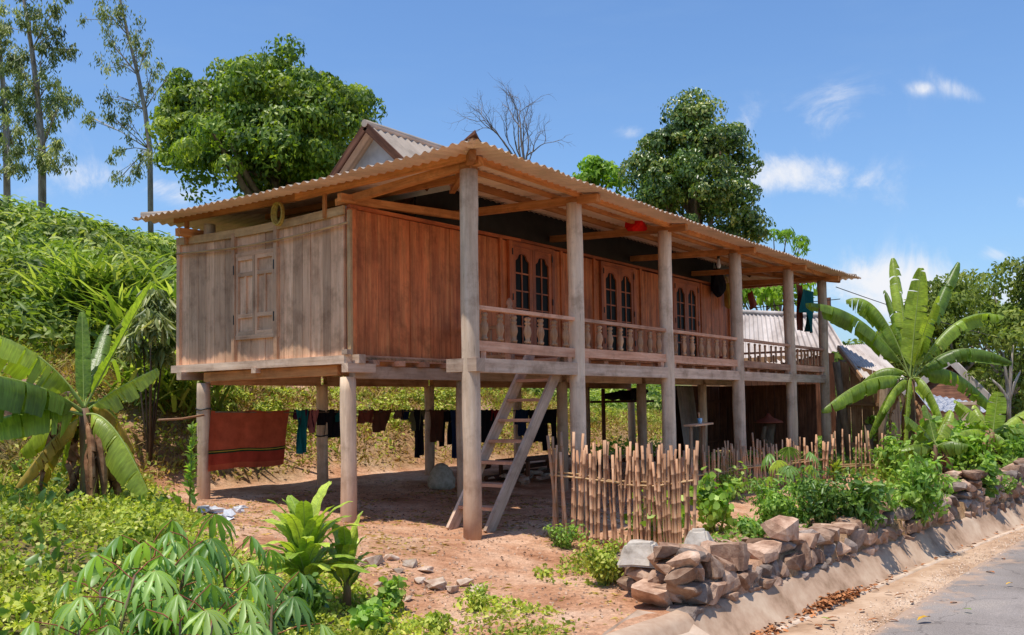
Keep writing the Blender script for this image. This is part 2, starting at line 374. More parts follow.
M['yellowleaf'] = plain('yellow_leaf', [(.3, (.6, .3, .02)), (.7, (.8, .5, .05))], 9, .6, .2, .3, .2)
M['white'] = plain('white_plastic', [(.3, (.5, .52, .55)), (.7, (.8, .8, .82))], 9, .4, .4, .1, .3)
def cloth(name, c, c2=None):
    c2 = c2 or tuple(a*.6 for a in c)
    M[name] = plain(name, [(.3, c2), (.65, c)], 4, .9, .1, .1, .15)
for nm, c in dict(cloth_dark=(.018, .016, .022), cloth_brown=(.16, .065, .04), cloth_teal=(.02, .2, .22), cloth_plum=(.09, .02, .05), cloth_tan=(.34, .2, .12), cloth_red=(.3, .03, .03),
                  cloth_navy=(.02, .04, .1), cloth_pink=(.55, .2, .2), cloth_brick=(.34, .1, .07), cloth_seagreen=(.01, .12, .13), cloth_olive=(.18, .17, .09), cloth_scarlet=(.75, .015, .01), cloth_yellow=(.6, .42, .1), cloth_white=(.6, .58, .55)).items(): cloth(nm, c)
# foliage colours
M['lf_tree'] = leafm('round_tree_leaf', [(.024, .062, .008), (.065, .125, .014), (.13, .205, .02), (.23, .3, .045)], .35, .45, .4, .5, .35)
M['lf_dark'] = leafm('glossy_tree_leaf', [(.015, .045, .008), (.04, .09, .014), (.09, .155, .026), (.28, .31, .08)], .25, .35, .5, .5, .35)
M['lf_euc'] = leafm('eucalyptus_leaf', [(.05, .085, .03), (.1, .145, .05), (.18, .23, .085), (.32, .36, .18)], .3, .45, .4, .3, .35)
M['lf_far'] = leafm('far_leaf', [(.03, .06, .01), (.075, .12, .02), (.13, .185, .035), (.2, .25, .06)], .35, .6, .25, .3, .45)
M['lf_lime'] = leafm('bright_leaf', [(.07, .15, .015), (.13, .25, .025), (.2, .34, .04)], .4, .5, .3, .4, .3)
M['lf_hill'] = leafm('hill_leaf', [(.035, .075, .015), (.085, .15, .022), (.16, .24, .04), (.32, .38, .13)], .35, .5, .35, .5, .45)
M['lf_grnd'] = leafm('ground_leaf', [(.06, .11, .014), (.15, .22, .03), (.27, .34, .055), (.45, .48, .16)], .35, .55, .25, 1.2, .45)
M['lf_dry'] = leafm('dry_leaf_mix', [(.09, .05, .025), (.2, .13, .05), (.2, .22, .05), (.4, .3, .14)], .25, .7, .15, 1.0, .4)
M['lf_cass'] = leafm('cassava_leaf', [(.06, .14, .035), (.12, .235, .055), (.22, .34, .1)], .35, .4, .45, 2, .25)
M['lf_gard'] = leafm('garden_leaf', [(.05, .12, .02), (.09, .19, .03), (.16, .28, .05), (.26, .38, .1)], .4, .5, .35, 2, .35)
M['lf_dkgard'] = leafm('dark_garden_leaf', [(.03, .08, .015), (.06, .13, .02), (.11, .2, .035)], .3, .4, .45, 2, .35)
M['lf_ban'] = leafm('banana_blade', [(.055, .11, .015), (.11, .19, .022), (.2, .28, .035)], .42, .35, .5, 2.5, .4, 1.8, vein=True)
M['lf_banold'] = leafm('yellowed_blade', [(.2, .2, .03), (.36, .27, .06), (.3, .14, .05)], .35, .5, .3, 3, .4, 1.3)
M['lf_ging'] = leafm('broad_plant_leaf', [(.11, .2, .02), (.19, .29, .035), (.3, .4, .06)], .3, .35, .5, 3, .35, 1.3, vein=True)
M['rib'] = plain('leaf_midrib', [(.3, (.2, .28, .05)), (.7, (.36, .42, .13))], 6, .5, .3, .2, 0)
# ------------------------------------------------------------------ world + sun
SUNV = _n([-.28, .05, 1.0])
el = math.asin(SUNV[2]); az = math.atan2(SUNV[0], SUNV[1])
w = bpy.data.worlds.new('World'); sc.world = w; w.use_nodes = True; nt = w.node_tree; nt.nodes.clear(); lk = nt.links.new
sky = nd(nt, 'ShaderNodeTexSky', sky_type='NISHITA', sun_disc=False); sky.sun_elevation = el; sky.sun_rotation = az
sky.altitude = 0; sky.air_density = 1.15; sky.dust_density = .6; sky.ozone_density = 2.2
tc = nd(nt, 'ShaderNodeTexCoord')
def vm(op, a, b=None):
    n = nd(nt, 'ShaderNodeVectorMath', operation=op)
    for i, q in enumerate((a, b)):
        if q is None: continue
        if isinstance(q, (tuple, list, np.ndarray)): n.inputs[i].default_value = tuple(float(z) for z in q)
        else: lk(q, n.inputs[i])
    return n
def mt(op, a, b=None, c=None, clamp=False):
    n = nd(nt, 'ShaderNodeMath', operation=op, use_clamp=clamp)
    for i, q in enumerate((a, b, c)):
        if q is None: continue
        if isinstance(q, (int, float)): n.inputs[i].default_value = q
        else: lk(q, n.inputs[i])
    return n.outputs[0]
D = tc.outputs['Generated']
nz = noise(nt, D, 10, 10, .66); nz.inputs['Distortion'].default_value = .7
nz2 = noise(nt, D, 30, 6, .6)
total = None
# world directions of the clouds: (azimuth/elevation given through sample view rays), half widths in radians, tilt, strength
CL = [(836,112,36,22,-.25,.62),(800,174,56,17,.02,1.0),(846,178,26,12,.15,.7),(962,92,26,8,.4,.62),(922,88,12,6,0,.6),(905,292,64,30,.05,1.15),(870,276,26,14,0,.9),(742,132,14,26,.3,.42),(633,133,11,7,0,.45),
      (996,255,20,9,0,.6),(1022,203,9,8,0,.8),(95,176,50,16,-.1,.6),(172,190,34,12,.2,.6),(330,170,60,14,0,.2),(700,205,60,40,0,.15),(880,200,120,10,.1,.15),(60,150,60,40,.3,.2),(1050,290,60,24,0,.9)]
for (u, v, su, sv, tl, st) in CL:
    d0 = _n(ray(u, v)); e1 = _n(ray(u+1, v)-ray(u, v)); e1 = _n(e1-d0*np.dot(e1, d0)); e2 = np.cross(e1, d0)
    c_, s_ = math.cos(tl), math.sin(tl); a1 = (e1*c_-e2*s_); a2 = (e1*s_+e2*c_)
    a = mt('MULTIPLY', vm('DOT_PRODUCT', D, a1).outputs['Value'], FPX/su); b = mt('MULTIPLY', vm('DOT_PRODUCT', D, a2).outputs['Value'], FPX/sv)
    front = mt('GREATER_THAN', vm('DOT_PRODUCT', D, d0).outputs['Value'], 0.3)
    r2 = mt('ADD', mt('MULTIPLY', a, a), mt('MULTIPLY', b, b))
    g = mt('MULTIPLY', mt('MULTIPLY', mt('POWER', 2.718, mt('MULTIPLY', r2, -.75)), st), front)
    total = g if total is None else mt('MAXIMUM', total, g)
dn = mt('ADD', total, mt('MULTIPLY', mt('SUBTRACT', nz.outputs[0], .5), 3.0))
dn = mt('ADD', dn, mt('MULTIPLY', mt('SUBTRACT', nz2.outputs[0], .5), .5))
mrc = nd(nt, 'ShaderNodeMapRange', interpolation_type='SMOOTHSTEP'); mrc.inputs['From Min'].default_value = .12; mrc.inputs['From Max'].default_value = 1.15; lk(dn, mrc.inputs[0])
dens = mt('MULTIPLY', mrc.outputs[0], mt('MULTIPLY', total, 1.9, clamp=True), clamp=True)
sx = nd(nt, 'ShaderNodeSeparateXYZ'); lk(D, sx.inputs[0])
# thin haze everywhere, stronger towards the horizon
hzn = mt('MULTIPLY', mt('POWER', mt('SUBTRACT', 1.0, mt('ABSOLUTE', sx.outputs[2]), clamp=True), 5.0), .42)
wis = noise(nt, vm('MULTIPLY', D, (1.2, 1.2, 6)).outputs[0], 4, 6, .6)
hz2 = mt('ADD', hzn, mt('MULTIPLY', mt('SUBTRACT', wis.outputs[0], .5, clamp=True), .35))
tint = mixc(nt, 'MULTIPLY'); tint.inputs[0].default_value = 1; lk(sky.outputs[0], tint.inputs[6]); tint.inputs[7].default_value = (.72, .92, 1.16, 1)
h1 = mixc(nt); lk(hz2, h1.inputs[0]); lk(tint.outputs[2], h1.inputs[6]); h1.inputs[7].default_value = (2.3, 3.5, 5.2, 1)
h2 = mixc(nt); lk(dens, h2.inputs[0]); lk(h1.outputs[2], h2.inputs[6]); h2.inputs[7].default_value = (6.0, 6.1, 6.4, 1)
bg = nd(nt, 'ShaderNodeBackground'); bg.inputs[1].default_value = .15; lk(h2.outputs[2], bg.inputs[0])
ow = nd(nt, 'ShaderNodeOutputWorld'); lk(bg.outputs[0], ow.inputs[0])
sl = bpy.data.lights.new('sun', 'SUN'); sl.energy = 5.0; sl.angle = math.radians(.5); sl.color = (1, .94, .84)
so = bpy.data.objects.new('sun', sl); col.objects.link(so); so.rotation_euler = Vector(SUNV.tolist()).to_track_quat('Z', 'Y').to_euler(); so.location = (0, 0, 30)
sc.view_settings.view_transform = 'Standard'; sc.view_settings.look = 'None'; sc.view_settings.exposure = 0
sc.cycles.max_bounces = 7; sc.cycles.diffuse_bounces = 5; sc.cycles.transparent_max_bounces = 8
try: sc.cycles.use_denoising = True
except Exception: pass

# ------------------------------------------------------------------ ground sheet
def grid_mesh(name, xs, ys, zf, mat, vegf=None):
    X_, Y_ = np.meshgrid(xs, ys, indexing='ij'); Z_ = zf(X_, Y_)
    n, k = X_.shape; V = np.stack([X_, Y_, Z_], -1).reshape(-1, 3)
    i = np.arange(n-1)[:, None]*k+np.arange(k-1)[None]; F = np.stack([i, i+k, i+k+1, i+1], -1).reshape(-1, 4)
    me = bpy.data.meshes.new(name); me.vertices.add(len(V)); me.vertices.foreach_set('co', V.ravel())
    me.loops.add(F.size); me.loops.foreach_set('vertex_index', F.ravel().astype(np.int32))
    me.polygons.add(len(F)); me.polygons.foreach_set('loop_start', (np.arange(len(F))*4).astype(np.int32)); me.update(calc_edges=True)
    me.polygons.foreach_set('use_smooth', np.ones(len(F), bool))
    if vegf is not None:
        a = me.attributes.new('veg', 'FLOAT', 'POINT'); a.data.foreach_set('value', vegf(X_, Y_).ravel().astype(np.float32))
    return link(name, me, mat)
def spaced(lo, a, b, hi, fine, ratio=1.09):
    mid = list(np.arange(a, b, fine)); s = fine; x = mid[-1]; up = []
    while x < hi: s *= ratio; x += s; up.append(x)
    s = fine; x = a; dn_ = []
    while x > lo: s *= ratio; x -= s; dn_.append(x)
    return np.array(dn_[::-1]+mid+up)
def left_bound(y): return np.interp(y, [-3.5, -1.74, .29, 3, 5.1, 7], [-4.2, -3.75, -3.1, -1.9, -.75, .2])
def vegf(x, y):
    s = y-toe(x)
    left = sm((left_bound(y)-x)/.7)
    g = sm((s-2.5)/4)*.9
    gd = sm((x+.6)/.8)*sm((-2.0-y)/.8)*.35
    n = fbm(x*.9, y*.9, 4)
    bank = sm((s+.2)/.5)*.35*(n > .42)
    beh = sm((y-6.1)/.8)*.25
    right = sm((x-13.5)/2)*.5
    return np.clip(np.maximum.reduce([left*.75, g, gd, bank, beh, right])+(n-.5)*.5, 0, 1)
def ground_mat():
    m, nt = new('earth'); lk = nt.links.new
    P = wpos(nt)
    n1 = noise(nt, P, 1.1, 8, .65); n2 = noise(nt, P, 14, 6, .7); n3 = noise(nt, P, 70, 3, .6)
    r1 = ramp(nt, [(.3, (.36, .16, .08)), (.45, (.55, .29, .17)), (.58, (.68, .42, .275)), (.75, (.76, .55, .41))]); lk(n1.outputs[0], r1.inputs[0])
    r2 = ramp(nt, [(.3, (.62, .58, .55)), (.6, (1.05, 1.03, 1.0)), (.8, (1.25, 1.25, 1.25))]); lk(n2.outputs[0], r2.inputs[0])
    mu = mixc(nt, 'MULTIPLY'); mu.inputs[0].default_value = 1; lk(r1.outputs[0], mu.inputs[6]); lk(r2.outputs[0], mu.inputs[7])
    r3 = ramp(nt, [(.3, (.7, .68, .66)), (.5, (1, 1, 1)), (.75, (1.15, 1.15, 1.15))]); lk(n3.outputs[0], r3.inputs[0])
    mu2 = mixc(nt, 'MULTIPLY'); mu2.inputs[0].default_value = 1; lk(mu.outputs[2], mu2.inputs[6]); lk(r3.outputs[0], mu2.inputs[7])
    gr = ramp(nt, [(.3, (.055, .05, .018)), (.5, (.11, .12, .035)), (.7, (.22, .2, .08))]); lk(n2.outputs[0], gr.inputs[0])
    a = attr(nt, 'veg'); mx = mixc(nt); lk(a.outputs['Fac'], mx.inputs[0]); lk(mu2.outputs[2], mx.inputs[6]); lk(gr.outputs[0], mx.inputs[7])
    p = nd(nt, 'ShaderNodeBsdfPrincipled'); p.inputs['Roughness'].default_value = .95; p.inputs['Specular IOR Level'].default_value = .1; lk(mx.outputs[2], p.inputs['Base Color'])
    b1 = nd(nt, 'ShaderNodeBump'); b1.inputs['Strength'].default_value = .8; b1.inputs['Distance'].default_value = .05; lk(n2.outputs[0], b1.inputs['Height'])
    b2 = nd(nt, 'ShaderNodeBump'); b2.inputs['Strength'].default_value = .5; b2.inputs['Distance'].default_value = .012; lk(n3.outputs[0], b2.inputs['Height']); lk(b1.outputs[0], b2.inputs['Normal'])
    lk(b2.outputs[0], p.inputs['Normal'])
    o = nd(nt, 'ShaderNodeOutputMaterial'); lk(p.outputs[0], o.inputs[0]); return m
M['earth'] = ground_mat()
g_ = grid_mesh('ground', spaced(-900, -9, 17, 1500, .09), spaced(-900, -4.9, 9, 1500, .09), hz, M['earth'], vegf); tag(g_, kind='structure')

# road, shoulder, gutter: strips that follow the wall line
def strip(name, prof, x0, x1, step, mat, kind='structure', wob=0):
    """prof: list of (offset towards the road, z)"""
    xs = np.concatenate([np.arange(x0, min(x1, 30), step), np.arange(30, x1, 6)]) if x1 > 30 else np.arange(x0, x1, step)
    mb = MB(); k = len(prof)
    for i, x in enumerate(xs):
        for j, (o_, z) in enumerate(prof):
            oo = o_(x) if callable(o_) else o_
            q = wob*(float(vn(x*3+j*5, j*2.7))-.5) if wob else 0
            mb.v.append((float(x), float(gtop(x)-oo), z+q))
    for i in range(len(xs)-1):
        for j in range(k-1):
            a = i*k+j; mb.face([a, a+1, a+k+1, a+k], [(xs[i], j), (xs[i], j+1), (xs[i+1], j+1), (xs[i+1], j)], .5, 0, True)
    return tag(mb.build(name, mat), kind=kind)
edge = lambda x: 1.0-.05*min(max(x+.6, 0), 7)
def asphalt_mat():
    m, nt = new('asphalt'); lk = nt.links.new; P = wpos(nt)
    n1 = noise(nt, P, .8, 6, .6); n2 = noise(nt, P, 90, 3, .7)
    r = ramp(nt, [(.3, (.2, .165, .14)), (.6, (.3, .255, .225)), (.75, (.37, .31, .26))]); lk(n1.outputs[0], r.inputs[0])
    r2 = ramp(nt, [(.35, (.62,)*3), (.55, (1,)*3), (.75, (1.3,)*3)]); lk(n2.outputs[0], r2.inputs[0])
    mu = mixc(nt, 'MULTIPLY'); mu.inputs[0].default_value = 1; lk(r.outputs[0], mu.inputs[6]); lk(r2.outputs[0], mu.inputs[7])
    vo = nt.nodes.new('ShaderNodeTexVoronoi'); vo.feature = 'DISTANCE_TO_EDGE'; vo.inputs['Scale'].default_value = .8
    wn = noise(nt, P, 2.5, 5); ad = nd(nt, 'ShaderNodeVectorMath', operation='MULTIPLY_ADD'); lk(wn.outputs[1], ad.inputs[0]); ad.inputs[1].default_value = (.6, .6, .6); lk(P, ad.inputs[2]); lk(ad.outputs[0], vo.inputs['Vector'])
    rc = ramp(nt, [(.0, (.35, .33, .32)), (.012, (1, 1, 1))]); lk(vo.outputs['Distance'], rc.inputs[0]); mc = mixc(nt, 'MULTIPLY'); mc.inputs[0].default_value = .7; lk(mu.outputs[2], mc.inputs[6]); lk(rc.outputs[0], mc.inputs[7])
    dn_ = noise(nt, P, 3.0, 6, .7); uvx = nd(nt, 'ShaderNodeUVMap', uv_map='UVMap'); su = nt.nodes.new('ShaderNodeSeparateXYZ'); lk(uvx.outputs[0], su.inputs[0])
    e_ = nd(nt, 'ShaderNodeMapRange'); e_.inputs['From Min'].default_value = .9; e_.inputs['From Max'].default_value = 1.35; e_.inputs['To Min'].default_value = .26; e_.inputs['To Max'].default_value = -.12; lk(su.outputs[1], e_.inputs[0])
    ae = nd(nt, 'ShaderNodeMath', operation='ADD'); lk(e_.outputs[0], ae.inputs[0]); lk(dn_.outputs[0], ae.inputs[1]); re_ = ramp(nt, [(.56, (0, 0, 0)), (.72, (.85, .85, .85))]); lk(ae.outputs[0], re_.inputs[0])
    mu = mixc(nt); lk(re_.outputs[0], mu.inputs[0]); lk(mc.outputs[2], mu.inputs[6]); mu.inputs[7].default_value = (.42, .28, .19, 1)
    p = nd(nt, 'ShaderNodeBsdfPrincipled'); p.inputs['Roughness'].default_value = .9; lk(mu.outputs[2], p.inputs['Base Color'])
    b = nd(nt, 'ShaderNodeBump'); b.inputs['Strength'].default_value = .5; b.inputs['Distance'].default_value = .008; lk(n2.outputs[0], b.inputs['Height']); lk(b.outputs[0], p.inputs['Normal'])
    o = nd(nt, 'ShaderNodeOutputMaterial'); lk(p.outputs[0], o.inputs[0]); return m
M['asphalt'] = asphalt_mat()
M['shoulder'] = plain('shoulder_earth', [(.28, (.25, .15, .09)), (.45, (.42, .27, .17)), (.6, (.53, .37, .25)), (.75, (.6, .46, .34))], 1.8, .95, .1, .02, .5, bdist=.02)
strip('gutter', [(-.12, -.115), (0, -.12), (.05, -.16), (.2, -.40), (.26, -.415)], -14, 140, .25, M['concrete'], wob=.012)
strip('gutter_edge', [(.255, -.412), (.33, -.405), (.335, -.43)], -14, 140, .25, M['slab'])
strip('road_shoulder', [(.32, -.42), (.5, -.408), (lambda x: edge(x)+.15, -.405)], -14, 140, .25, M['shoulder'], wob=.008)
strip('road', [(edge, -.399), (lambda x: edge(x)+.06, -.392), (2.5, -.375), (4.5, -.375), (6.6, -.40)], -30, 140, .25, M['asphalt'])
# concrete crossing at the path
mb = MB()
sl_pts = [(-1.8, -3.62), (-1.9, -3.25), (-2.7, -3.4), (-3.9, -3.7), (-4.8, -4.3), (-2.0, -4.15)]
cx_ = np.mean([p[0] for p in sl_pts]); cy_ = np.mean([p[1] for p in sl_pts])
top = [(x, y, -.12-.2*min(1, max(0, (-3.5-y)/.6))) for x, y in sl_pts]; bot = [(x, y, -.42) for x, y in sl_pts]
mb.poly(top, r=.5); 
for i in range(6):
    j = (i+1) % 6; mb.poly([bot[j], bot[i], top[i], top[j]], r=.5)
tag(mb.build('path_slab', M['slab2']), kind='structure')
# ------------------------------------------------------------------ HOUSE
PX = [0, 2.44, 5.3, 8.34, 11.33, 13.7]
YW, YB = 2.12, 5.3
H = empty('stilt_house', (0, 0, 0), 'long wooden stilt house with a corrugated roof and a front veranda on concrete posts', 'house')
def post(x, y, z0, z1, r, m='post', lean=0):
    mb = MB(); zs = np.linspace(z0, z1, 12)
    mb.tube([(x+lean*(z-z0)+.006*math.sin(z*3+x), y+.006*math.cos(z*2.3+x), z) for z in zs], [r*(1+.03*math.sin(z*5+x*3)) for z in zs], 18)
    return mb.build('post', M[m], H)
for i, x in enumerate(PX):
    post(x, 0, float(hz(x, 0))-.15, 4.48, [.112, .115, .115, .118, .115, .11][i])
    post(x, YW, float(hz(x, YW))-.15, 2.0, .1 if i else .108)
    if i == 0: post(x+.1, YW+.11, 2.28, 4.42, .09)
    post(x, YB, float(hz(x, YB))-.15, 2.0, .1)
    if i == 0: post(x+.1, YB, 4.1, 4.5, .09)
    mb = MB(); mb.box((x-.075, -.09, 4.48), (x+.075, .09, 4.55)); mb.build('post_block', M['orange'], H)
# front girder + protruding end
for i in range(5):
    mb = MB(); mb.bar((PX[i]+(.09 if i else .09), .0, 2.085), (PX[i+1]-.09, .0, 2.085+random.uniform(-.008, .008)), .13, .175); mb.build('girder', M['beamwood'], H)
mb = MB(); mb.bar((-.02, .3, 2.085), (-.02, -.17, 2.085), .17, .16); mb.build('girder_end', M['beamwood'], H)
# girders under the walls
for y, z in ((YW, 2.07), (YB, 2.06)):
    for i in range(5):
        mb = MB(); mb.bar((PX[i]+.08, y, z), (PX[i+1]-.08, y, z), .12, .17); mb.build('girder', M['beamwood' if y == YW else 'greywood'], H)
# left side beams
mb = MB(); mb.bar((-.09, 2.0, 2.235), (-.09, 5.95, 2.235), .1, .115); mb.build('base_beam', M['beamwood'], H)
mb = MB(); mb.bar((-.02, 2.25, 2.1), (-.02, 5.2, 2.09), .1, .14); mb.build('girder', M['orange'], H)
for y in (1.95, 5.62): mb = MB(); mb.bar((-.22, y, 2.12), (.3, y, 2.12), .12, .12); mb.build('beam_end', M['beamwood'], H)
mb = MB(); mb.bar((-.16, 3.9, 2.15), (.2, 3.9, 2.15), .1, .08); mb.build('beam_end', M['beamwood'], H)
for (x, y, z, a, b, c) in ((.02, 1.93, 2.24, .12, .13, .12), (-.13, 2.0, 2.33, .1, .1, .07)): mb = MB(); mb.box((x-a/2, y-b/2, z-c/2), (x+a/2, y+b/2, z+c/2), 1); mb.build('beam_end', M['beamwood'], H)
# joists: their ends show below the wall sill
for k, x in enumerate(np.arange(.35, 13.6, .52)):
    mb = MB(); y0 = 1.93 if x < 2.5 else .12
    mb.bar((x, y0, 2.2), (x, 5.7, 2.2), .13, .075, r=random.random()); mb.build('joist', M['sill'], H)
# floor boards: room and veranda (stair opening in the first bay)
mb = MB()
for x in np.arange(0, 13.7, .2): mb.box((x+.004, 2.0, 2.245), (min(x+.196, 13.75), 5.75, 2.275), 1)
mb.build('floor', M['tanboard'], H)
mb = MB()
for x in np.arange(2.5, 13.7, .2): mb.box((x+.004, .1, 2.245), (min(x+.196, 13.75), 1.985, 2.275), 1)
mb.build('veranda_floor', M['sill'], H)
# front wall
mb = MB(); x = .06
while x < 13.62:
    wd = random.uniform(.2, .3); x1 = min(x+wd, 13.66)
    zt = 4.3+.06*min(x/4, 1); mb.box((x+.003, YW-.02+random.uniform(-.004, .004), 2.3), (x1-.003, YW+.015, zt), 2); x = x1
fw = mb.build('front_wall', M['redwood'], H)
mb = MB(); mb.bar((.0, YW-.03, 4.33), (4.0, YW-.03, 4.40), .07, .05); mb.bar((4.0, YW-.03, 4.40), (13.7, YW-.03, 4.42), .07, .05); mb.build('top_plate', M['redframe'], H)
mb = MB(); mb.bar((.08, YW-.06, 2.262), (13.7, YW-.06, 2.262), .1, .075); mb.build('sill_board', M['sill'], H)
mb = MB(); mb.bar((.045, YW-.035, 2.3), (.045, YW-.035, 4.3), .1, .09, (0, 1, 0)); mb.build('corner_board', M['redwood'], H)
mb = MB(); mb.bar((-.02, YW-.07, 2.25), (-.02, YW-.07, 4.27), .045, .06, (0, 1, 0)); mb.build('corner_strip', M['bamboostrip'], H)
for x in (3.45, 5.3, 6.45, 8.34, 9.6, 11.33, 13.0): mb = MB(); mb.box((x-.035, YW-.055, 2.3), (x+.035, YW-.022, 4.38), 2); mb.build('batten', M['redwood'], H)
def arched(mb, x0, x1, z0, zt, y):
    """glass panel with an arched top made of steps"""
    xm = (x0+x1)/2; pts = [(x0, y, z0), (x1, y, z0)]
    for t in np.linspace(0, 1, 13):
        xx = x1+(x0-x1)*t; c = 1-abs(2*t-1); zz = zt-.13+.13*(math.sin(min(c*1.35, 1)*PI/2)**1.5)-(.018 if .28 < c < .4 else 0)
        pts.append((xx, y, zz))
    mb.poly(pts, r=.5)
for (xa, xb) in ((3.64, 5.02), (6.66, 8.06), (9.78, 11.16)):
    y = YW-.024
    mb = MB(); z0, z1 = 2.42, 4.36
    for s in (xa, xb-.09): mb.box((s, y-.055, z0), (s+.09, y, z1), 2)
    mb.box((xa+.09, y-.055, z1-.09), (xb-.09, y, z1), 0); mb.box((xa+.09, y-.055, z0), (xb-.09, y, z0+.09), 0)
    fr = mb.build('window', M['redframe'], H); fr['label'] = 'tall double casement window with arched glass panes'
    xm = (xa+xb)/2
    for (p, q) in ((xa+.09, xm), (xm, xb-.09)):
        st = .095; zb, zt = z0+.09, z1-.09; yf = y-.045
        mb = MB(); mb.box((p+.004, yf, zb), (p+st, y-.008, zt), 2); mb.box((q-st, yf, zb), (q-.004, y-.008, zt), 2)
        mb.box((p+st, yf, zb), (q-st, y-.008, zb+.11), 0)
        # arched head piece
        a0, a1 = p+st, q-st; b_ = len(mb.v)
        N_ = 14
        for t in np.linspace(0, 1, N_):
            xx = a0+(a1-a0)*t; c = 1-abs(2*t-1); zz = zt-.24+.13*(math.sin(min(c*1.35, 1)*PI/2)**1.5)-(.02 if .26 < c < .42 else 0)
            mb.v += [(xx, yf, zz), (xx, yf, zt), (xx, y-.008, zz)]
        for i in range(N_-1):
            a = b_+i*3; mb.face([a, a+3, a+4, a+1], [(0, 0), (.1, 0), (.1, .1), (0, .1)], .5); mb.face([a+2, a+5, a+3, a], [(0, 0), (.1, 0), (.1, .1), (0, .1)], .5)
        cs_ = mb.build('casement', M['redframe'], fr)
        mb = MB(); arched(mb, a0-.002, a1+.002, zb+.1, zt-.09, y-.017); mb.build('pane', M['glass'], fr)
        mb = MB(); xc = (a0+a1)/2; mb.box((xc-.013, yf+.012, zb+.11), (xc+.013, y-.019, zt-.12), 2)
        for z in np.linspace(zb+.11, zt-.14, 6)[1:-1]: mb.box((a0, yf+.014, z-.012), (xc-.013, y-.02, z+.012), 0); mb.box((xc+.013, yf+.014, z-.012), (a1, y-.02, z+.012), 0)
        mb.build('muntin', M['redframe'], fr)
    for s in (xa+.075, xb-.1):
        for z in (2.75, 3.35, 4.12): mb = MB(); mb.box((s, y-.068, z), (s+.022, y-.056, z+.11), 2); mb.build('hinge', M['iron'], fr)
# left wall (weathered)
mb = MB(); y = 2.14; 
def ltop(y): return 4.27-.045*math.sin((y-2.1)/3.75*PI)
while y < 5.8:
    wd = random.uniform(.15, .27); y1 = min(y+wd, 5.83)
    xx = -.03+random.uniform(-.006, .006)
    if not (3.55 < (y+y1)/2 < 4.4):
        mb.hexa([(xx-.01, y+.003, 2.28), (.0, y+.003, 2.28), (.0, y1-.003, 2.28), (xx-.01, y1-.003, 2.28), (xx-.01, y+.003, ltop(y)), (.0, y+.003, ltop(y)), (.0, y1-.003, ltop(y1)), (xx-.01, y1-.003, ltop(y1))], 2)
    else:
        mb.box((xx-.01, y+.003, 2.28), (0, y1-.003, 2.68), 2); mb.box((xx-.01, y+.003, 3.86), (0, y1-.003, ltop((y+y1)/2)), 2)
    y = y1
mb.build('side_wall', M['greywood'], H)
for y in (3.5, 4.46): mb = MB(); mb.bar((-.06, y, 2.2), (-.06, y, ltop(y)+.0), .07, .07, (0, 1, 0)); mb.build('batten', M['greywood'], H)
mb = MB(); mb.bar((-.04, 5.86, 2.25), (-.04, 5.86, 4.3), .08, .08, (0, 1, 0))
mb.build('batten', M['greywood'], H)
mb = MB(); ys = np.linspace(2.1, 5.9, 9)
for a, b in zip(ys[:-1], ys[1:]): mb.bar((-.07, a, ltop(a)-.0), (-.07, b, ltop(b)-.0), .035, .12, r=.6)
mb.build('top_board', M['bamboostrip'], H)
mb = MB(); mb.tube([(-.115, a, 4.07-.07*math.sin((a-2.1)/3.75*PI)-.0) for a in np.linspace(2.0, 5.85, 14)], .017, 8); mb.build('bamboo_strip', M['bamboostrip'], H)
# shutter window on the left wall
z0, z1 = 2.68, 3.86
mb = MB(); mb.box((-.075, 3.54, z1), (-.02, 4.42, z1+.05)); mb.box((-.075, 3.45, z0-.06), (-.02, 3.545, z1+.05), 2); sh = mb.build('shutter_window', M['greywood'], H)
mb = MB(); mb.box((-.078, 3.55, z0-.06), (-.022, 4.42, z0)); mb.build('window_sill', M['greywood'], sh)
for (a, b) in ((3.545, 3.975), (3.985, 4.415)):
    mb = MB(); f = .05; X0, X1 = -.07, -.035
    mb.box((X0, a, z0), (X1, a+f, z1), 2); mb.box((X0, b-f, z0), (X1, b, z1), 2)
    for z in (z0, z0+.26, z1-.3, z1-.06): mb.box((X0, a+f, z), (X1, b-f, z+.06), 1)
    mb.box((X0+.004, (a+b)/2-.018, z0+.32), (X1, (a+b)/2+.018, z1-.3), 2)
    mb.box((X1-.006, a+f, z0+.06), (X1+.01, b-f, z1-.06), 2)
    mb.build('shutter', M['greywood'], sh)
for y in (3.53, 4.44):
    for z in (2.85, 3.6): mb = MB(); mb.box((-.098, y-.012, z), (-.072, y+.012, z+.14), 2); mb.build('hinge', M['iron'], sh)
# back and right walls
mb = MB(); x = .0
while x < 13.7: mb.box((x, 5.74, 2.28), (min(x+.24, 13.75), 5.77, 4.25), 2); x += .243
mb.build('rear_wall', M['greywood'], H)
mb = MB(); y = 2.15
while y < 5.7: mb.box((13.68, y, 2.28), (13.71, min(y+.24, 5.74), 4.35), 2); y += .243
mb.build('end_wall', M['redwood'], H)
mb = MB(); mb.bar((13.72, YW-.0, 2.3), (13.72, YW, 4.0), .16, .1, (0, 1, 0)); mb.build('corner_board', M['redwood'], H)
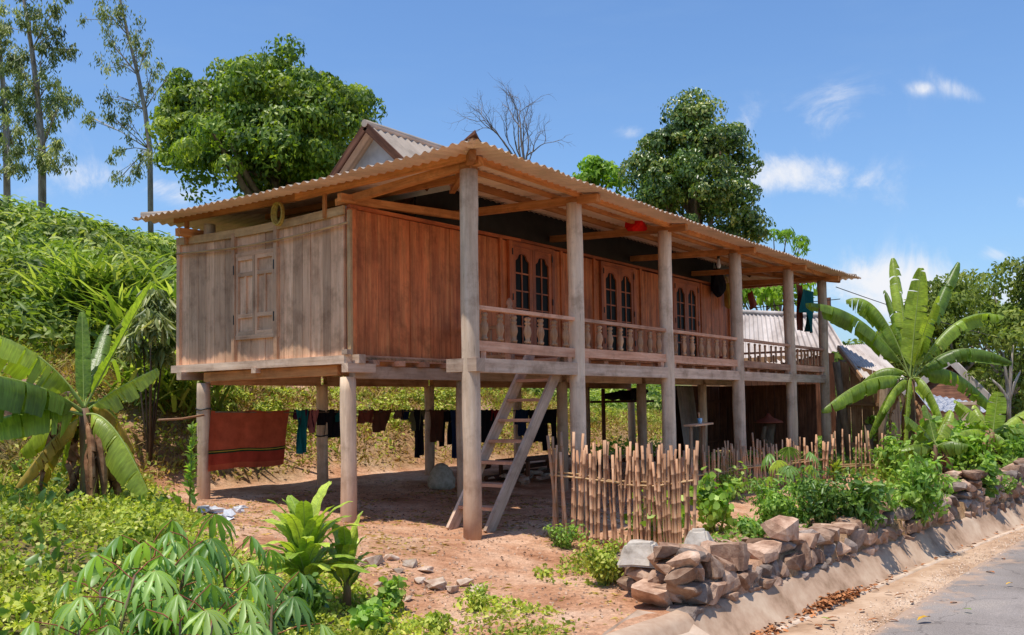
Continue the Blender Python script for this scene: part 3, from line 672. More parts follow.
# veranda rails: bottom rail, top rail, turned balusters
prof = [(r_*1.6, z_) for r_, z_ in [(.012, 0), (.026, .0), (.03, .03), (.018, .045), (.024, .09), (.034, .14), (.03, .2), (.017, .245), (.026, .262), (.026, .275), (.016, .29), (.027, .315), (.029, .33), (.018, .35)]]
prof2 = [(.022, 0), (.03, .02), (.02, .04), (.022, .3), (.03, .33), (.02, .35)]
nb = 0
for i in range(5):
    a, b = PX[i]+.1, PX[i+1]-.1
    mb = MB(); mb.bar((a, -.0, 2.325), (b, .0, 2.322+random.uniform(-.01, .01)), .075, .13); R_ = mb.build('railing', M['sill'], H)
    mb = MB(); mb.bar((a, 0, 2.8), (b, 0, 2.8), .09, .05); mb.build('top_rail', M['sill'], R_)
    mb = MB()
    for s in (a+.12, b-.14): mb.box((s-.05, -.03, 2.174), (s+.05, .03, 2.262), 2)
    mb.build('spacer', M['sill'], R_)
    n = 7 if i == 0 else 8
    if i >= 3: n = 9
    for k in range(n):
        x = a+(b-a)*(k+.6)/(n+.2)
        mb = MB()
        pr_ = prof if i < 3 else prof2
        mb.lathe((x+random.uniform(-.012, .012), random.uniform(-.006, .006), 2.4), pr_, 8); mb.build('baluster', M['balu'], R_)
# end rail at the right
mb = MB(); mb.bar((13.7, .1, 2.325), (13.7, YW-.1, 2.325), .07, .12); R_ = mb.build('railing', M['sill'], H)
mb = MB(); mb.bar((13.7, .1, 2.8), (13.7, YW-.1, 2.8), .08, .05); mb.build('top_rail', M['sill'], R_)
for k in range(9): mb = MB(); mb.lathe((13.7, .25+k*.2, 2.38), prof2, 8); mb.build('baluster', M['balu'], R_)
# newel and inner rail by the stair opening
mb = MB(); mb.bar((2.46, 1.2, 2.25), (2.46, 1.2, 3.02), .1, .1, (0, 1, 0)); mb.lathe((2.46, 1.2, 3.02), [(.03, 0), (.06, .02), (.03, .06), (.055, .1), (.04, .15), (.01, .19)], 10); mb.build('newel', M['sill'], H)
mb = MB(); mb.bar((2.46, 1.24, 2.78), (2.46, YW-.06, 2.78), .07, .05); mb.bar((2.46, 1.24, 2.33), (2.46, YW-.06, 2.33), .07, .05)
for k in range(4): mb.bar((2.46, 1.4+k*.17, 2.35), (2.46, 1.4+k*.17, 2.76), .035, .035, (0, 1, 0))
mb.build('stair_rail', M['balu'], H)

# ---- roof
EL, ER, EF, EB, EZ = -.65, 14.94, -.62, 6.29, 4.61
SK = .1; GX = 1.35; RZ, RY = 5.83, 2.83; LAM = .15
def sagx(x): t = (x-EL)/(ER-EL); return -.065*math.sin(PI*min(max(t, 0), 1)**.8)
def zskf(x, y): return EZ+SK*(y-EF)+sagx(x)*max(0, 1-(y-EF)/2.4)
def zskl(x, y): return EZ+SK*(x-EL)-.055*math.sin(PI*min(max((y-EF)/(EB-EF)*.9, 0), 1))*max(0, 1-(x-EL)/1.75)
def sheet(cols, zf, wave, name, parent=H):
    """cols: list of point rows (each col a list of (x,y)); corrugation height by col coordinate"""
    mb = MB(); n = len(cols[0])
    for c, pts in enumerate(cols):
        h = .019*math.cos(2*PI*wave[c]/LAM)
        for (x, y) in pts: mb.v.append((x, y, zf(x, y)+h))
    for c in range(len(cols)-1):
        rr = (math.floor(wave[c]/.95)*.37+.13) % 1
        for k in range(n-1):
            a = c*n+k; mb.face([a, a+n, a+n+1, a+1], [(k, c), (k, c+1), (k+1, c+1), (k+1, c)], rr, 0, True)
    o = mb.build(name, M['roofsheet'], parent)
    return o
dx = LAM/8; t7 = np.linspace(0, 1, 8)
xs = np.arange(EL, ER+dx/2, dx); cols = []
for x in xs:
    y0 = EF-.0+.02*math.sin(x*5.1); y1 = min(EF+(x-EL), EF+(ER-x), 1.7)+.02
    cols.append([(x, y0+(max(y1, y0+.001)-y0)*t) for t in t7])
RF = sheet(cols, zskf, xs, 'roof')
cols = []
for x in xs:
    y1 = max(EB-(x-EL), EB-(ER-x), 3.96)-.02; cols.append([(x, EB+(min(y1, EB-.001)-EB)*t) for t in t7])
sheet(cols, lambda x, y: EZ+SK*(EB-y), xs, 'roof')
ys = np.arange(EF, EB+dx/2, dx)
for side in (0, 1):
    cols = []
    for y in ys:
        lim = min(y-EF, EB-y, GX-EL)
        e = (EL if side == 0 else ER); s = 1 if side == 0 else -1
        x1 = e+s*(lim+.02)
        e2 = e-.0+.02*math.sin(y*4.3); cols.append([(e2+(x1-e2)*t, y) for t in t7])
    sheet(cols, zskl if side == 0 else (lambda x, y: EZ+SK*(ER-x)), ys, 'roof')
xs2 = np.arange(GX-.28, ER-(GX-EL)+.25, dx)
for s in (-1, 1):
    cols = [[(x, RY+s*t*1.18) for t in t7] for x in xs2]
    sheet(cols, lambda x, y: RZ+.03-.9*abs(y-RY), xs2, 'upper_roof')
mb = MB()
for a, b in ((1, 1), (1, -1)): pass
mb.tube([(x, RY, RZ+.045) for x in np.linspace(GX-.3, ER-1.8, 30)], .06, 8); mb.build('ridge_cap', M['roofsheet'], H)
for (xa, ya, sx_, sy_) in ((EL, EF, 1, 1), (ER, EF, -1, 1), (EL, EB, 1, -1)):
    mb = MB(); mb.tube([(xa+sx_*t, ya+sy_*t, EZ+SK*t+.035) for t in np.linspace(.12, 2.3, 16)], .06, 8); mb.build('hip_cap', M['roofsheet'], H)
mb = MB(); mb.hexa([(EL-.03, EF-.03, EZ+.05), (EL+.3, EF+.12, EZ+.045), (EL+.42, EF+.42, EZ+.1), (EL+.12, EF+.3, EZ+.045), (EL-.02, EF-.02, EZ+.1), (EL+.27, EF+.13, EZ+.065), (EL+.4, EF+.4, EZ+.15), (EL+.13, EF+.27, EZ+.065)], 0); mb.build('hip_tile', M['darkboard'], H)
for gx, s in ((GX, -1), (ER-2.0, 1)):
    mb = MB(); mb.poly([(gx, RY-1.15, 4.75), (gx, RY+1.15, 4.75), (gx, RY, RZ-.04)]); mb.poly([(gx+.02, EF+1.9, 4.7), (gx+.02, EB-1.9, 4.7), (gx+.02, RY+1.2, 4.83), (gx+.02, RY-1.2, 4.83)])
    mb.build('gable', M['gable'], H)
    mb = MB()
    for q in (-1, 1):
        mb.bar((gx+s*.27, RY, RZ+.0), (gx+s*.27, RY+q*1.25, RZ-1.125), .03, .12)
    mb.build('bargeboard', M['darkboard'], H)
# timbers under the roof
def timber(name, A, B, w_, h_, mat='orange'): mb = MB(); mb.bar(A, B, w_, h_); return mb.build(name, M[mat], H)
timber('eave_purlin', (-.1, -.1, 4.63), (7, -.1, 4.575), .07, .11); timber('eave_purlin', (7, -.1, 4.575), (14.3, -.1, 4.6), .07, .11)
timber('eave_purlin', (-.1, -.12, 4.63), (-.12, 3, 4.57), .07, .11); timber('eave_purlin', (-.12, 3, 4.57), (-.1, 5.9, 4.62), .07, .11)
timber('purlin', (1.0, 1.0, 4.7), (13.0, 1.0, 4.69), .07, .09); timber('purlin', (.9, .9, 4.69), (.9, 4.9, 4.69), .07, .09)
timber('purlin', (.35, .35, 4.635), (13.6, .35, 4.6), .05, .06)
timber('hip_rafter', (-.35, -.35, 4.545), (1.5, 1.5, 4.74), .08, .12)
timber('rafter', (14.5, -.2, 4.55), (12.6, 1.7, 4.75), .08, .12)
for x in PX[1:]:
    timber('tie_beam', (x-.02, -.42, 4.50), (x, 2.292, 4.62), .1, .11)
timber('tie_beam', (0, -.2, 4.57), (0, 2.3, 4.40), .1, .1); timber('tie_beam', (.0, YW, 4.42), (2.5, YW-.1, 4.56), .09, .11)
mb = MB(); mb.box((1.6, 2.3, 4.1), (12.6, 2.33, 5.2), 0); mb.build('added_shade_panel', M['iron'], H)  # added near-black panel, stands in for loft shade above the front wall
timber('tie_beam', (-.3, 5.55, 4.36), (.9, 5.55, 4.4), .12, .12); timber('tie_beam', (-.25, 2.0, 4.40), (.5, 2.0, 4.42), .08, .1)
timber('strut', (-.1, 2.45, 4.2), (-.1, 2.45, 4.56), .04, .05); timber('strut', (-.1, 5.6, 4.2), (-.1, 5.6, 4.56), .05, .06)

timber('end_purlin', (14.2, -.3, 4.58), (14.2, 5.9, 4.56), .07, .1); timber('end_purlin', (13.7, 0, 4.53), (13.7, 3, 4.6), .08, .1)
# the added dark panel above keeps the gap under the roof black
# yellow coil of rope under the left eave
mb = MB()
for k in range(6): mb.tube([(-.15-.012*k, 3.32+.11*math.cos(t)*(.75+.05*k), 4.36+.16*math.sin(t)) for t in np.linspace(0, 2*PI, 20)], .014, 6)
tag(mb.build('rope_coil', M['rope']), 'coil of yellowish rope hung under the left eave above the shutter window', 'rope')
# ------------------------------------------------------------------ LADDER
L_ = empty('ladder', (.48, .4, 0), 'grey wooden step ladder with plank treads leaning up to the veranda', 'ladder')
for y in (.13, .74):
    mb = MB(); z0 = float(hz(.48, y)); mb.bar((.46, y, z0-.02), (2.36, y, 2.36), .045, .17, up=(-.7, 0, .6)); mb.build('stile', M['beamwood'], L_)
for k in range(8):
    z = .27+k*.277; x = .48+z*1.9/2.36
    mb = MB(); mb.hexa([(x-.1, .155, z-.018), (x+.12, .155, z-.018), (x+.12, .715, z-.018), (x-.1, .715, z-.018), (x-.1, .155, z+.022), (x+.12, .155, z+.022), (x+.12, .715, z+.022), (x-.1, .715, z+.022)], 1)
    mb.build('tread', M['sill'], L_)

# ------------------------------------------------------------------ FENCES
def fence(label, path, spacing, h, hv, lean, rad, rails, seedv, ties=True):
    random.seed(seedv)
    p0 = onground((path[0][0], path[0][1])); F = empty('bamboo_fence', p0, label, 'fence')
    segs = [(np.array(a, float), np.array(b, float)) for a, b in zip(path[:-1], path[1:])]; n = 0
    for a, b in segs:
        L = np.linalg.norm(b-a); k = int(L/spacing); d = (b-a)/L; nrm = np.array([-d[1], d[0]])
        for i in range(k):
            p = a+d*(i+random.uniform(.1, .9))*L/k+nrm*random.choice([-.022, .022])
            z0 = float(hz(*p)); hh = h+random.uniform(-hv, hv)*(1.8 if random.random() < .15 else 1)
            r = rad*random.uniform(.7, 1.25); le = d*random.gauss(0, lean)+nrm*random.gauss(0, lean*.4)
            mb = MB(); rr = random.random(); nseg = int(hh/.17)+1; pts = []; rd = []
            bow = random.uniform(-.012, .012)
            for j in range(nseg+1):
                t = j/nseg; q = np.array([p[0]+le[0]*t+d[0]*bow*math.sin(t*PI), p[1]+le[1]*t+d[1]*bow*math.sin(t*PI), z0-.08+(hh+.08)*t])
                if 0 < j < nseg: pts += [q-[0, 0, .008], q, q+[0, 0, .008]]; rd += [r, r*1.22, r]
                else: pts.append(q); rd.append(r)
            mb.tube(pts, rd, 6, r=rr); mb.build('stick', M['bamboo'], F); n += 1
        for rz in rails:
            for s in (-1, 1):
                A = a+nrm*.012*s; B = b+nrm*.012*s
                mb = MB(); mb.tube([(A[0], A[1], float(hz(*a))+rz+.02*s), ((A+B)[0]/2, (A+B)[1]/2, float(hz(*((a+b)/2)))+rz+.02*s+.015), (B[0], B[1], float(hz(*b))+rz)], rad*.75, 6, r=.7); mb.build('rail', M['bamboostrip'], F)
    return F, n
zA = np.array([1.85, -.02]); zB = np.array([.95, -2.25])
FA = fence('bamboo stick fence in sunlight, nearest to the ladder', [(.8, -.6), (.95, -1.5), (.86, -2.5)], .029, 1.16, .12, .075, .0165, (.78,), 5)
FB = fence('long thin bamboo fence running in front of the far veranda posts', [(3.2, -.55), (5.3, -.6), (8.2, -.72), (10.6, -1.0)], .08, .86, .12, .07, .018, (.45,), 9)
FC = fence('sparse brown stick fence behind the papaya and the big banana plant', [(10.7, -1.0), (12.5, -1.7), (14.6, -2.3)], .13, .9, .2, .05, .018, (.3,), 13)
# ------------------------------------------------------------------ little shelf table with a cup
T = empty('shelf_stand', onground((6.1, -.1)), 'small plank shelf on two sticks beside the third front post, a blue cup on it', 'shelf')
c = ony(700, 425, -.15); zt = c[2]
mb = MB(); mb.bar(c+[-.42, 0, 0], c+[.32, 0, .02], .22, .03); mb.build('board', M['greywood'], T)
for dx_ in (-.38, .12):
    mb = MB(); p = c+[dx_, 0, 0]; mb.tube([(p[0], p[1], float(hz(p[0], p[1]))-.05), (p[0]+.01, p[1], zt-.015)], .028 if dx_ < 0 else .045, 8); mb.build('leg', M['tanboard'], T)
C0 = c+[.0, 0, .018]
mb = MB(); mb.lathe(C0, [(.0, 0), (.035, 0), (.042, .1), (.038, .1), (.03, .02)], 12); M['cup'] = plain('blue_cup', [(.4, (.1, .3, .5)), (.6, (.6, .75, .85))], 18, .4, .4, .1, 0)
cup = empty('cup', C0, 'small blue and white cup holding brushes on the plank shelf', 'cup'); mb.build('cup_body', M['cup'], cup)
for k in range(3): mb = MB(); mb.bar(C0+[0, 0, .03], C0+[-.05+.03*k, .01*k, .2], .012, .03); mb.build('brush', M['tanboard'], cup)
# ------------------------------------------------------------------ under the house
# boards at the back of the far bays
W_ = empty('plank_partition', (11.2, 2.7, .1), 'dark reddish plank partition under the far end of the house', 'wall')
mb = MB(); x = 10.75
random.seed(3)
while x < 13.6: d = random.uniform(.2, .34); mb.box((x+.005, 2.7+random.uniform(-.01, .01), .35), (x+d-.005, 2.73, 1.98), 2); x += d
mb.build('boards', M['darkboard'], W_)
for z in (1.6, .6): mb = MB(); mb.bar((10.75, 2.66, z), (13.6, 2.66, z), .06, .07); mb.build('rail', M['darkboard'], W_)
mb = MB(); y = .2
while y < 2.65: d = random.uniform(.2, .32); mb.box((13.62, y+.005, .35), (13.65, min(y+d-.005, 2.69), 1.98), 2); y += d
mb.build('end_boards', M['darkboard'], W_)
p = ony(683, 410, 2.6)
mb = MB(); k = 0
xs_ = np.linspace(p[0]-.45, p[0]+.45, 49)
for x in xs_:
    h = .02*math.cos(2*PI*(x)/.15); 
    mb.v += [(x-.1, 2.3+h, .25), (x+.12-.1, 2.55+h, 1.95)]
for i in range(48): mb.face([2*i, 2*i+2, 2*i+3, 2*i+1], [(0, 0), (1, 0), (1, 1), (0, 1)], .4, 0, True)
tag(recenter(mb.build('corrugated_sheet', M['roofsheet'])), 'loose corrugated sheet leaning upright under the house beside an inner post', 'roofing sheet')
# high rack with dark bundles
c = ony(622, 388, 5.0)
R2 = empty('storage_rack', onground((c[0], 4.7)), 'dark pole rack under the house loaded with black bundles', 'rack')
mb = MB()
for yy in (4.4, 5.0):
    mb.bar((c[0]-1.6, yy, 1.63), (c[0]+.6, yy, 1.63), .05, .06)
mb.build('shelf', M['darkboard'], R2)
for xx in (c[0]-1.5, c[0]+.5): mb = MB(); mb.tube([(xx, 4.7, float(hz(xx, 4.7))), (xx, 4.7, 1.95)], .05, 8); mb.build('leg', M['darkboard'], R2)
for k in range(3):
    mb = MB(); q = c+[-1.0+k*.7, 0, 0]; mb.rock((q[0], 4.7, 1.76+.03*k), (.6, .5, .22+.1*k), n=26)
    tag(recenter(mb.build('bundle', M['cloth_dark'])), ['flat black bundle at the left end of the pole rack under the house', 'middle black bundle on the pole rack under the house', 'tallest black bundle at the right end of the pole rack under the house'][k], 'bundle')
# sack, rubbish
p = G(441, 489)
mb = MB()
prof_ = [(.02, 0), (.2, .0), (.25, .08), (.25, .2), (.2, .33), (.13, .42), (.07, .47)]
mb.tube([(p[0]+.04*math.sin(z*6), p[1]+.08*z, p[2]-.03+z) for _, z in prof_], [r for r, _ in prof_], 14)
M['sack'] = plain('sack_cloth', [(.3, (.3, .26, .18)), (.6, (.55, .48, .36))], 12, .9, .1, .1, .5)
tag(recenter(mb.build('sack', M['sack'])), 'slumped pale greenish sack at the foot of a rear post under the house', 'sack')
for k, (u, v, d) in enumerate([(211, 514, .3), (238, 512, .2), (226, 520, .22)]):
    p = G(u, v); mb = MB()
    for j in range(5): mb.rock((p[0]+random.uniform(-.1, .1), p[1]+random.uniform(-.06, .06), p[2]+.02+random.uniform(0, .05)), (d*random.uniform(.5, .9), d*.5, random.uniform(.04, .1)), n=9)
    tag(recenter(mb.build('plastic_bag', M['white'])), ['crumpled white plastic bag nearest the left rear post', 'flat white rag of rubbish right of the crumpled bag', 'lower scrap of white plastic on the bare soil'][k], 'rubbish')
# trunk piece with a flat stone on top
p = ony(768, 425, .9); gz = float(hz(p[0], .9))
S_ = empty('stump_pedestal', (p[0], .9, gz), 'crooked forked trunk carrying a flat reddish slab under the far end of the house', 'stand')
mb = MB(); mb.tube([(p[0]+.1, .9, gz-.05), (p[0]-.05, .9, .5), (p[0]+.06, .9, .8), (p[0]+.1, .9, 1.05)], [.17, .13, .11, .14], 9); mb.tube([(p[0]-.02, .9, .5), (p[0]-.22, .95, .75), (p[0]-.2, .9, 1.0)], [.07, .06, .05], 7); mb.build('trunk', M['trunk'], S_)
mb = MB(); mb.lathe((p[0]+.05, .9, 1.06), [(.05, 0), (.34, .02), (.3, .06), (.1, .14), (.02, .24)], 12); mb.build('slab', M['cloth_brick'], S_)
rnd_ = random.Random(6)
for k in range(34):
    q = G(535, 482); x = q[0]+rnd_.uniform(-.9, 1.6); y = q[1]+rnd_.uniform(-.5, .6); s = rnd_.uniform(.1, .3); mb = MB(); mb.rock((x, y, float(hz(x, y))+s*.2+rnd_.uniform(0, .12)), (s, s*.7, s*.35), r=rnd_.random(), n=12); tag(recenter(mb.build('rock', M['rubble'])), 'grey stone of the rubble heap in the shade behind the ladder', 'rock', 'rubble heap behind the ladder')
# firewood / clutter low under the far bays
random.seed(21)
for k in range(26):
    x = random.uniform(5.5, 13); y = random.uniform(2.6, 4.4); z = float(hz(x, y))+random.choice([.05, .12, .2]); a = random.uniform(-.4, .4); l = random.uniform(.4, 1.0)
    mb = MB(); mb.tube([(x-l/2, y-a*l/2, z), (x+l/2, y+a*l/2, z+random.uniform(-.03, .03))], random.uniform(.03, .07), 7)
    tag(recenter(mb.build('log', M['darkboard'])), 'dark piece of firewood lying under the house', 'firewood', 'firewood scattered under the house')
random.seed(4)
# workbench-like platform in the shade
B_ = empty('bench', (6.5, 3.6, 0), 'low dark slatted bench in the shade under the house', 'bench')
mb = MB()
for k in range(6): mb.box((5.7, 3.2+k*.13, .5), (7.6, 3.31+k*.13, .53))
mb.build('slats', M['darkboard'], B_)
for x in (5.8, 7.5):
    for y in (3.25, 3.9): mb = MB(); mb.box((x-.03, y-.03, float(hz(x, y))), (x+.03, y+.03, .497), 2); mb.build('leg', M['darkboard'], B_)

# ------------------------------------------------------------------ cloth on lines
def hang(name, label, cat, u, y, w_, h_, mat, kind='towel', ztop=None, group=None, waves=3, amp=.03, skew=0, d=(1, 0, 0), origin=None, parent=None):
    """fabric hanging from a line along direction d; u = pixel column of its middle"""
    o = np.array(origin) if origin is not None else ony(u, 409, y)
    if ztop is not None: o[2] = ztop
    d = np.array(d, float); nrm = np.array([-d[1], d[0], 0]); mb = MB()
    ph = random.random()*6
    def sheetf(f0, f1, t0, t1):
        nx, ny = 14, 10; b = len(mb.v)
        for j in range(ny+1):
            t = t0+(t1-t0)*j/ny; l, r = f0(t), f1(t)
            for i in range(nx+1):
                s = l+(r-l)*i/nx
                q = o+d*(s*w_+skew*t)+nrm*(amp*math.sin(s*waves*2*PI+ph+t)*(.3+t)+amp*.6*math.sin(s*7+t*5+ph))+np.array([0, 0, -t*h_+.012*math.sin(s*9+ph)*t-.025*abs(math.sin(s*PI*2))*(1-t)])
                mb.v.append(tuple(q))
        for j in range(ny):
            for i in range(nx):
                a = b+j*(nx+1)+i; mb.face([a, a+1, a+nx+2, a+nx+1], [(i/nx, t0+(t1-t0)*j/ny), ((i+1)/nx, t0+(t1-t0)*j/ny), ((i+1)/nx, t0+(t1-t0)*(j+1)/ny), (i/nx, t0+(t1-t0)*(j+1)/ny)], ph/6.3, 0, True)
    if kind == 'towel': sheetf(lambda t: -.5, lambda t: .5-.04*t, 0, 1)
    elif kind == 'trousers': sheetf(lambda t: -.5, lambda t: .5, 0, .35); sheetf(lambda t: -.5, lambda t: -.04-.06*t, .35, 1); sheetf(lambda t: .04+.04*t, lambda t: .48, .35, .96)
    elif kind == 'shirt': sheetf(lambda t: -.34-.02*math.sin(t*9), lambda t: .34, 0, 1); sheetf(lambda t: -.5-.1*t, lambda t: -.3, 0, .55); sheetf(lambda t: .3, lambda t: .5+.1*t, 0, .5)
    elif kind == 'narrow': sheetf(lambda t: -.5+.15*t, lambda t: .5-.2*t, 0, 1)
    ob = mb.build(name, M[mat], parent)
    if parent is None: tag(recenter(ob), label, cat, group)
    return ob
def blanket_mat():
    m, nt = new('striped_blanket'); lk = nt.links.new
    uv = nd(nt, 'ShaderNodeUVMap', uv_map='UVMap'); sx = nt.nodes.new('ShaderNodeSeparateXYZ'); lk(uv.outputs[0], sx.inputs[0])
    r = ramp(nt, [(0, (.5, .11, .055)), (.655, (.012, .05, .025)), (.672, (.48, .34, .05)), (.69, (.012, .05, .025)), (.715, (.38, .06, .035)), (.9, (.46, .1, .05))]); r.color_ramp.interpolation = 'CONSTANT'
    lk(sx.outputs[1], r.inputs[0]); n = noise(nt, wpos(nt), 6, 5); rb = ramp(nt, [(.3, (.75,)*3), (.7, (1.15,)*3)]); lk(n.outputs[0], rb.inputs[0])
    mu = mixc(nt, 'MULTIPLY'); mu.inputs[0].default_value = 1; lk(r.outputs[0], mu.inputs[6]); lk(rb.outputs[0], mu.inputs[7])
    p = nd(nt, 'ShaderNodeBsdfPrincipled'); p.inputs['Roughness'].default_value = .9; p.inputs['Specular IOR Level'].default_value = .1; lk(mu.outputs[2], p.inputs['Base Color'])
    t = nd(nt, 'ShaderNodeBsdfTranslucent'); lk(mu.outputs[2], t.inputs[0]); mx = nd(nt, 'ShaderNodeMixShader'); mx.inputs[0].default_value = .35; lk(p.outputs[0], mx.inputs[1]); lk(t.outputs[0], mx.inputs[2])
    o = nd(nt, 'ShaderNodeOutputMaterial'); lk(mx.outputs[0], o.inputs[0]); return m
M['blanket'] = blanket_mat()
random.seed(12)
o = ony(252, 410, 5.2)
hang('blanket', 'large brick red blanket with dark green and yellow stripes on the line at the left', 'blanket', 252, 5.2, 1.58, .92, 'blanket', origin=o, waves=3.5, amp=.028, skew=-.07)
GR = 'washing hung on the line behind the house'
items = [(305, .33, .32, 'cloth_plum', 'shirt', 'plum shirt next to the red blanket on the line'), (302, .2, .75, 'cloth_teal', 'narrow', 'long teal scarf hanging beside the red blanket'), (313, .16, .4, 'cloth_pink', 'narrow', 'pinkish small cloth between plum shirt and rear post'),
         (331, .42, .5, 'cloth_dark', 'shirt', 'black top right of the first rear post'), (343, .25, .22, 'cloth_seagreen', 'towel', 'dark green cloth over the black top'), (365, .3, .25, 'cloth_brick', 'towel', 'brick coloured cloth just behind the wall corner post'),
         (381, .38, .42, 'cloth_brown', 'narrow', 'brown tapering skirt alone on the line'), (398, .2, .18, 'cloth_tan', 'towel', 'short tan rag left of the denim scrap'), (405, .16, .2, 'cloth_navy', 'towel', 'small navy scrap on the line'),
         (417, .34, .42, 'cloth_olive', 'shirt', 'olive shirt left of the second rear post'), (419, .2, .95, 'cloth_dark', 'trousers', 'long black trousers left of the second rear post'), (436, .3, .65, 'cloth_brown', 'towel', 'brown towel right of the second rear post'),
         (446, .32, .75, 'cloth_dark', 'trousers', 'black trousers right of the brown towel'), (457, .3, 1.0, 'cloth_navy', 'trousers', 'longest dark blue trousers left of the corner post'),
         (486, .38, .7, 'cloth_dark', 'shirt', 'black shirt seen between the corner post and the ladder'), (497, .34, .45, 'cloth_red', 'shirt', 'dark red shirt behind the ladder'), (522, .4, .6, 'cloth_navy', 'shirt', 'navy shirt behind the ladder treads'),
         (535, .45, .75, 'cloth_dark', 'towel', 'wide black cloth behind the right ladder rail'), (549, .45, .95, 'cloth_dark', 'trousers', 'black trousers right of the ladder')]
for (u, w_, h_, mt_, kd, lb) in items:
    yy = 5.18+random.uniform(-.03, .03) if u < 470 else 5.0
    hang('garment', lb, 'clothing', u, yy, w_*1.35, h_*1.0, mt_, kd, group=GR, amp=.035)
# clothes lines
def line(name, A, B, r, mat, label, sag=.05):
    A = np.array(A, float); B = np.array(B, float); mb = MB()
    mb.tube([A+(B-A)*t-np.array([0, 0, 4*sag*t*(1-t)]) for t in np.linspace(0, 1, 12)], r, 6); return tag(recenter(mb.build(name, M[mat])), label, 'line')
a = ony(215, 412, 5.2); b = ony(470, 410, 5.2); c_ = ony(560, 409, 5.0)
line('clothes_line', a, b, .012, 'trunk', 'clothes line stretched between the rear posts with washing on it', .02)
line('clothes_line', b+[.1, 0, 0], c_, .012, 'trunk', 'clothes line behind the ladder', .03)
p1 = onx(204, 415, -.12); p2 = onx(158, 420, -.9)
mb = MB(); mb.tube([p1, (p1+p2)/2+[0, 0, -.02], p2], .018, 6); tag(recenter(mb.build('pole', M['bamboo'])), 'thin bamboo pole sticking out left of the left rear post', 'pole')
# green band on the inner post, wire on the left post: parts
for (x, y, z) in ((-.0, 5.3, 1.6), (2.44, 5.3, 1.1)):
    mb = MB(); mb.tube([(x+.115*math.cos(t), y+.115*math.sin(t), z+.01*math.sin(3*t)) for t in np.linspace(0, 2*PI, 16)], .012, 5); mb.build('wire_band', M['iron'], H)
# veranda things
o = ony(812, 292, -.02); o[2] = ony(812, 287, -.02)[2]
hang('garment', 'dark teal jacket hung between the last two front posts', 'clothing', 0, 0, .8, 1.0, 'cloth_seagreen', 'shirt', origin=ony(808, 290, .1), amp=.07, waves=2)
hang('towel', 'reddish brown towel hung beside the teal jacket on the veranda', 'towel', 0, 0, .42, 1.1, 'cloth_brick', 'towel', origin=ony(799, 284, .3), amp=.03)
A = ony(760, 308, .3); A = onx(755, 306, 13.2); B = ony(838, 298, -.1)
line('clothes_line', ony(752, 308, 1.6), ony(840, 299, .05), .012, 'iron', 'thin black line crossing the far end of the veranda', .0)
o = onx(641, 221, 5.3-.12)
mb = MB(); mb.tube([o+[0, 0, .02], o+[.03, -.02, -.22]], [.03, .16], 10, cap=False); 
mb2 = MB()
c0 = ony(640, 226, .35); pts = [(-.22, 0, .12), (.26, 0, -.02), (.05, .02, -.1), (-.16, .03, -.2)]
mb2.tube([c0+[-.22, .03, .05], c0+[-.2, .03, .04], c0+[.0, 0, 0], c0+[.22, -.03, -.04]], [.13, .17, .1, .015], 9, smooth=False); tag(recenter(mb2.build('cloth_lantern', M['cloth_scarlet'])), 'bright red cone shaped cloth ornament hung under the veranda beam', 'ornament')
# light bulb
bp_ = onx(718, 250, 8.0)
bp_ = ony(718, 246, .6)
LB = empty('light_bulb', bp_-[0, 0, .45], 'bare white light bulb hanging from the veranda roof', 'lamp')
mb = MB(); mb.tube([bp_+[0, 0, .12], bp_+[.01, 0, -.18]], .008, 5); mb.lathe(bp_+[.01, 0, -.26], [(.03, 0), (.03, .09)], 8); mb.build('socket', M['iron'], LB)
mb = MB(); mb.lathe(bp_+[.01, 0, -.46], [(.005, 0), (.035, .02), (.045, .07), (.03, .13), (.028, .2)], 10); mb.build('bulb', M['white'], LB)
# bags and dark bundle at the wall end
for k, (u, v, m_, lb, s) in enumerate([(718, 283, 'cloth_dark', 'black bundle hung at the far end of the red wall', (.55, .3, .75)), (729, 296, 'cloth_yellow', 'yellowish bag hanging beside the black bundle', (.28, .2, .7)), (752, 300, 'cloth_brick', 'dark red bag hanging on the wall end board', (.3, .2, .5))]):
    q = ony(u, v, 1.93); mb = MB(); mb.rock(q, s, n=34); mb.tube([q+[0, 0, s[2]*.4], q+[0, .12, s[2]*.4+.35]], .012, 5); tag(recenter(mb.build('hanging_bag', M[m_])), lb, 'bag')
for k, (u, v, m_) in enumerate([(706, 350, 'cloth_white'), (722, 352, 'cloth_red')]):
    q = ony(u, v, 1.4); q[2] = 2.28; mb = MB(); mb.rock(q+[0, 0, .16], (.3, .25, .34), n=18); tag(recenter(mb.build('bag', M[m_])), ['pale patterned bag behind the third rail', 'dark red bag on the floor behind the third rail'][k], 'bag')
# overhead wire
A = at(836, 287, 24); B = at(1035, 345, 40)
line('power_cable', A, B, .011, 'iron', 'thin overhead cable running from the far eave to the right', .15)

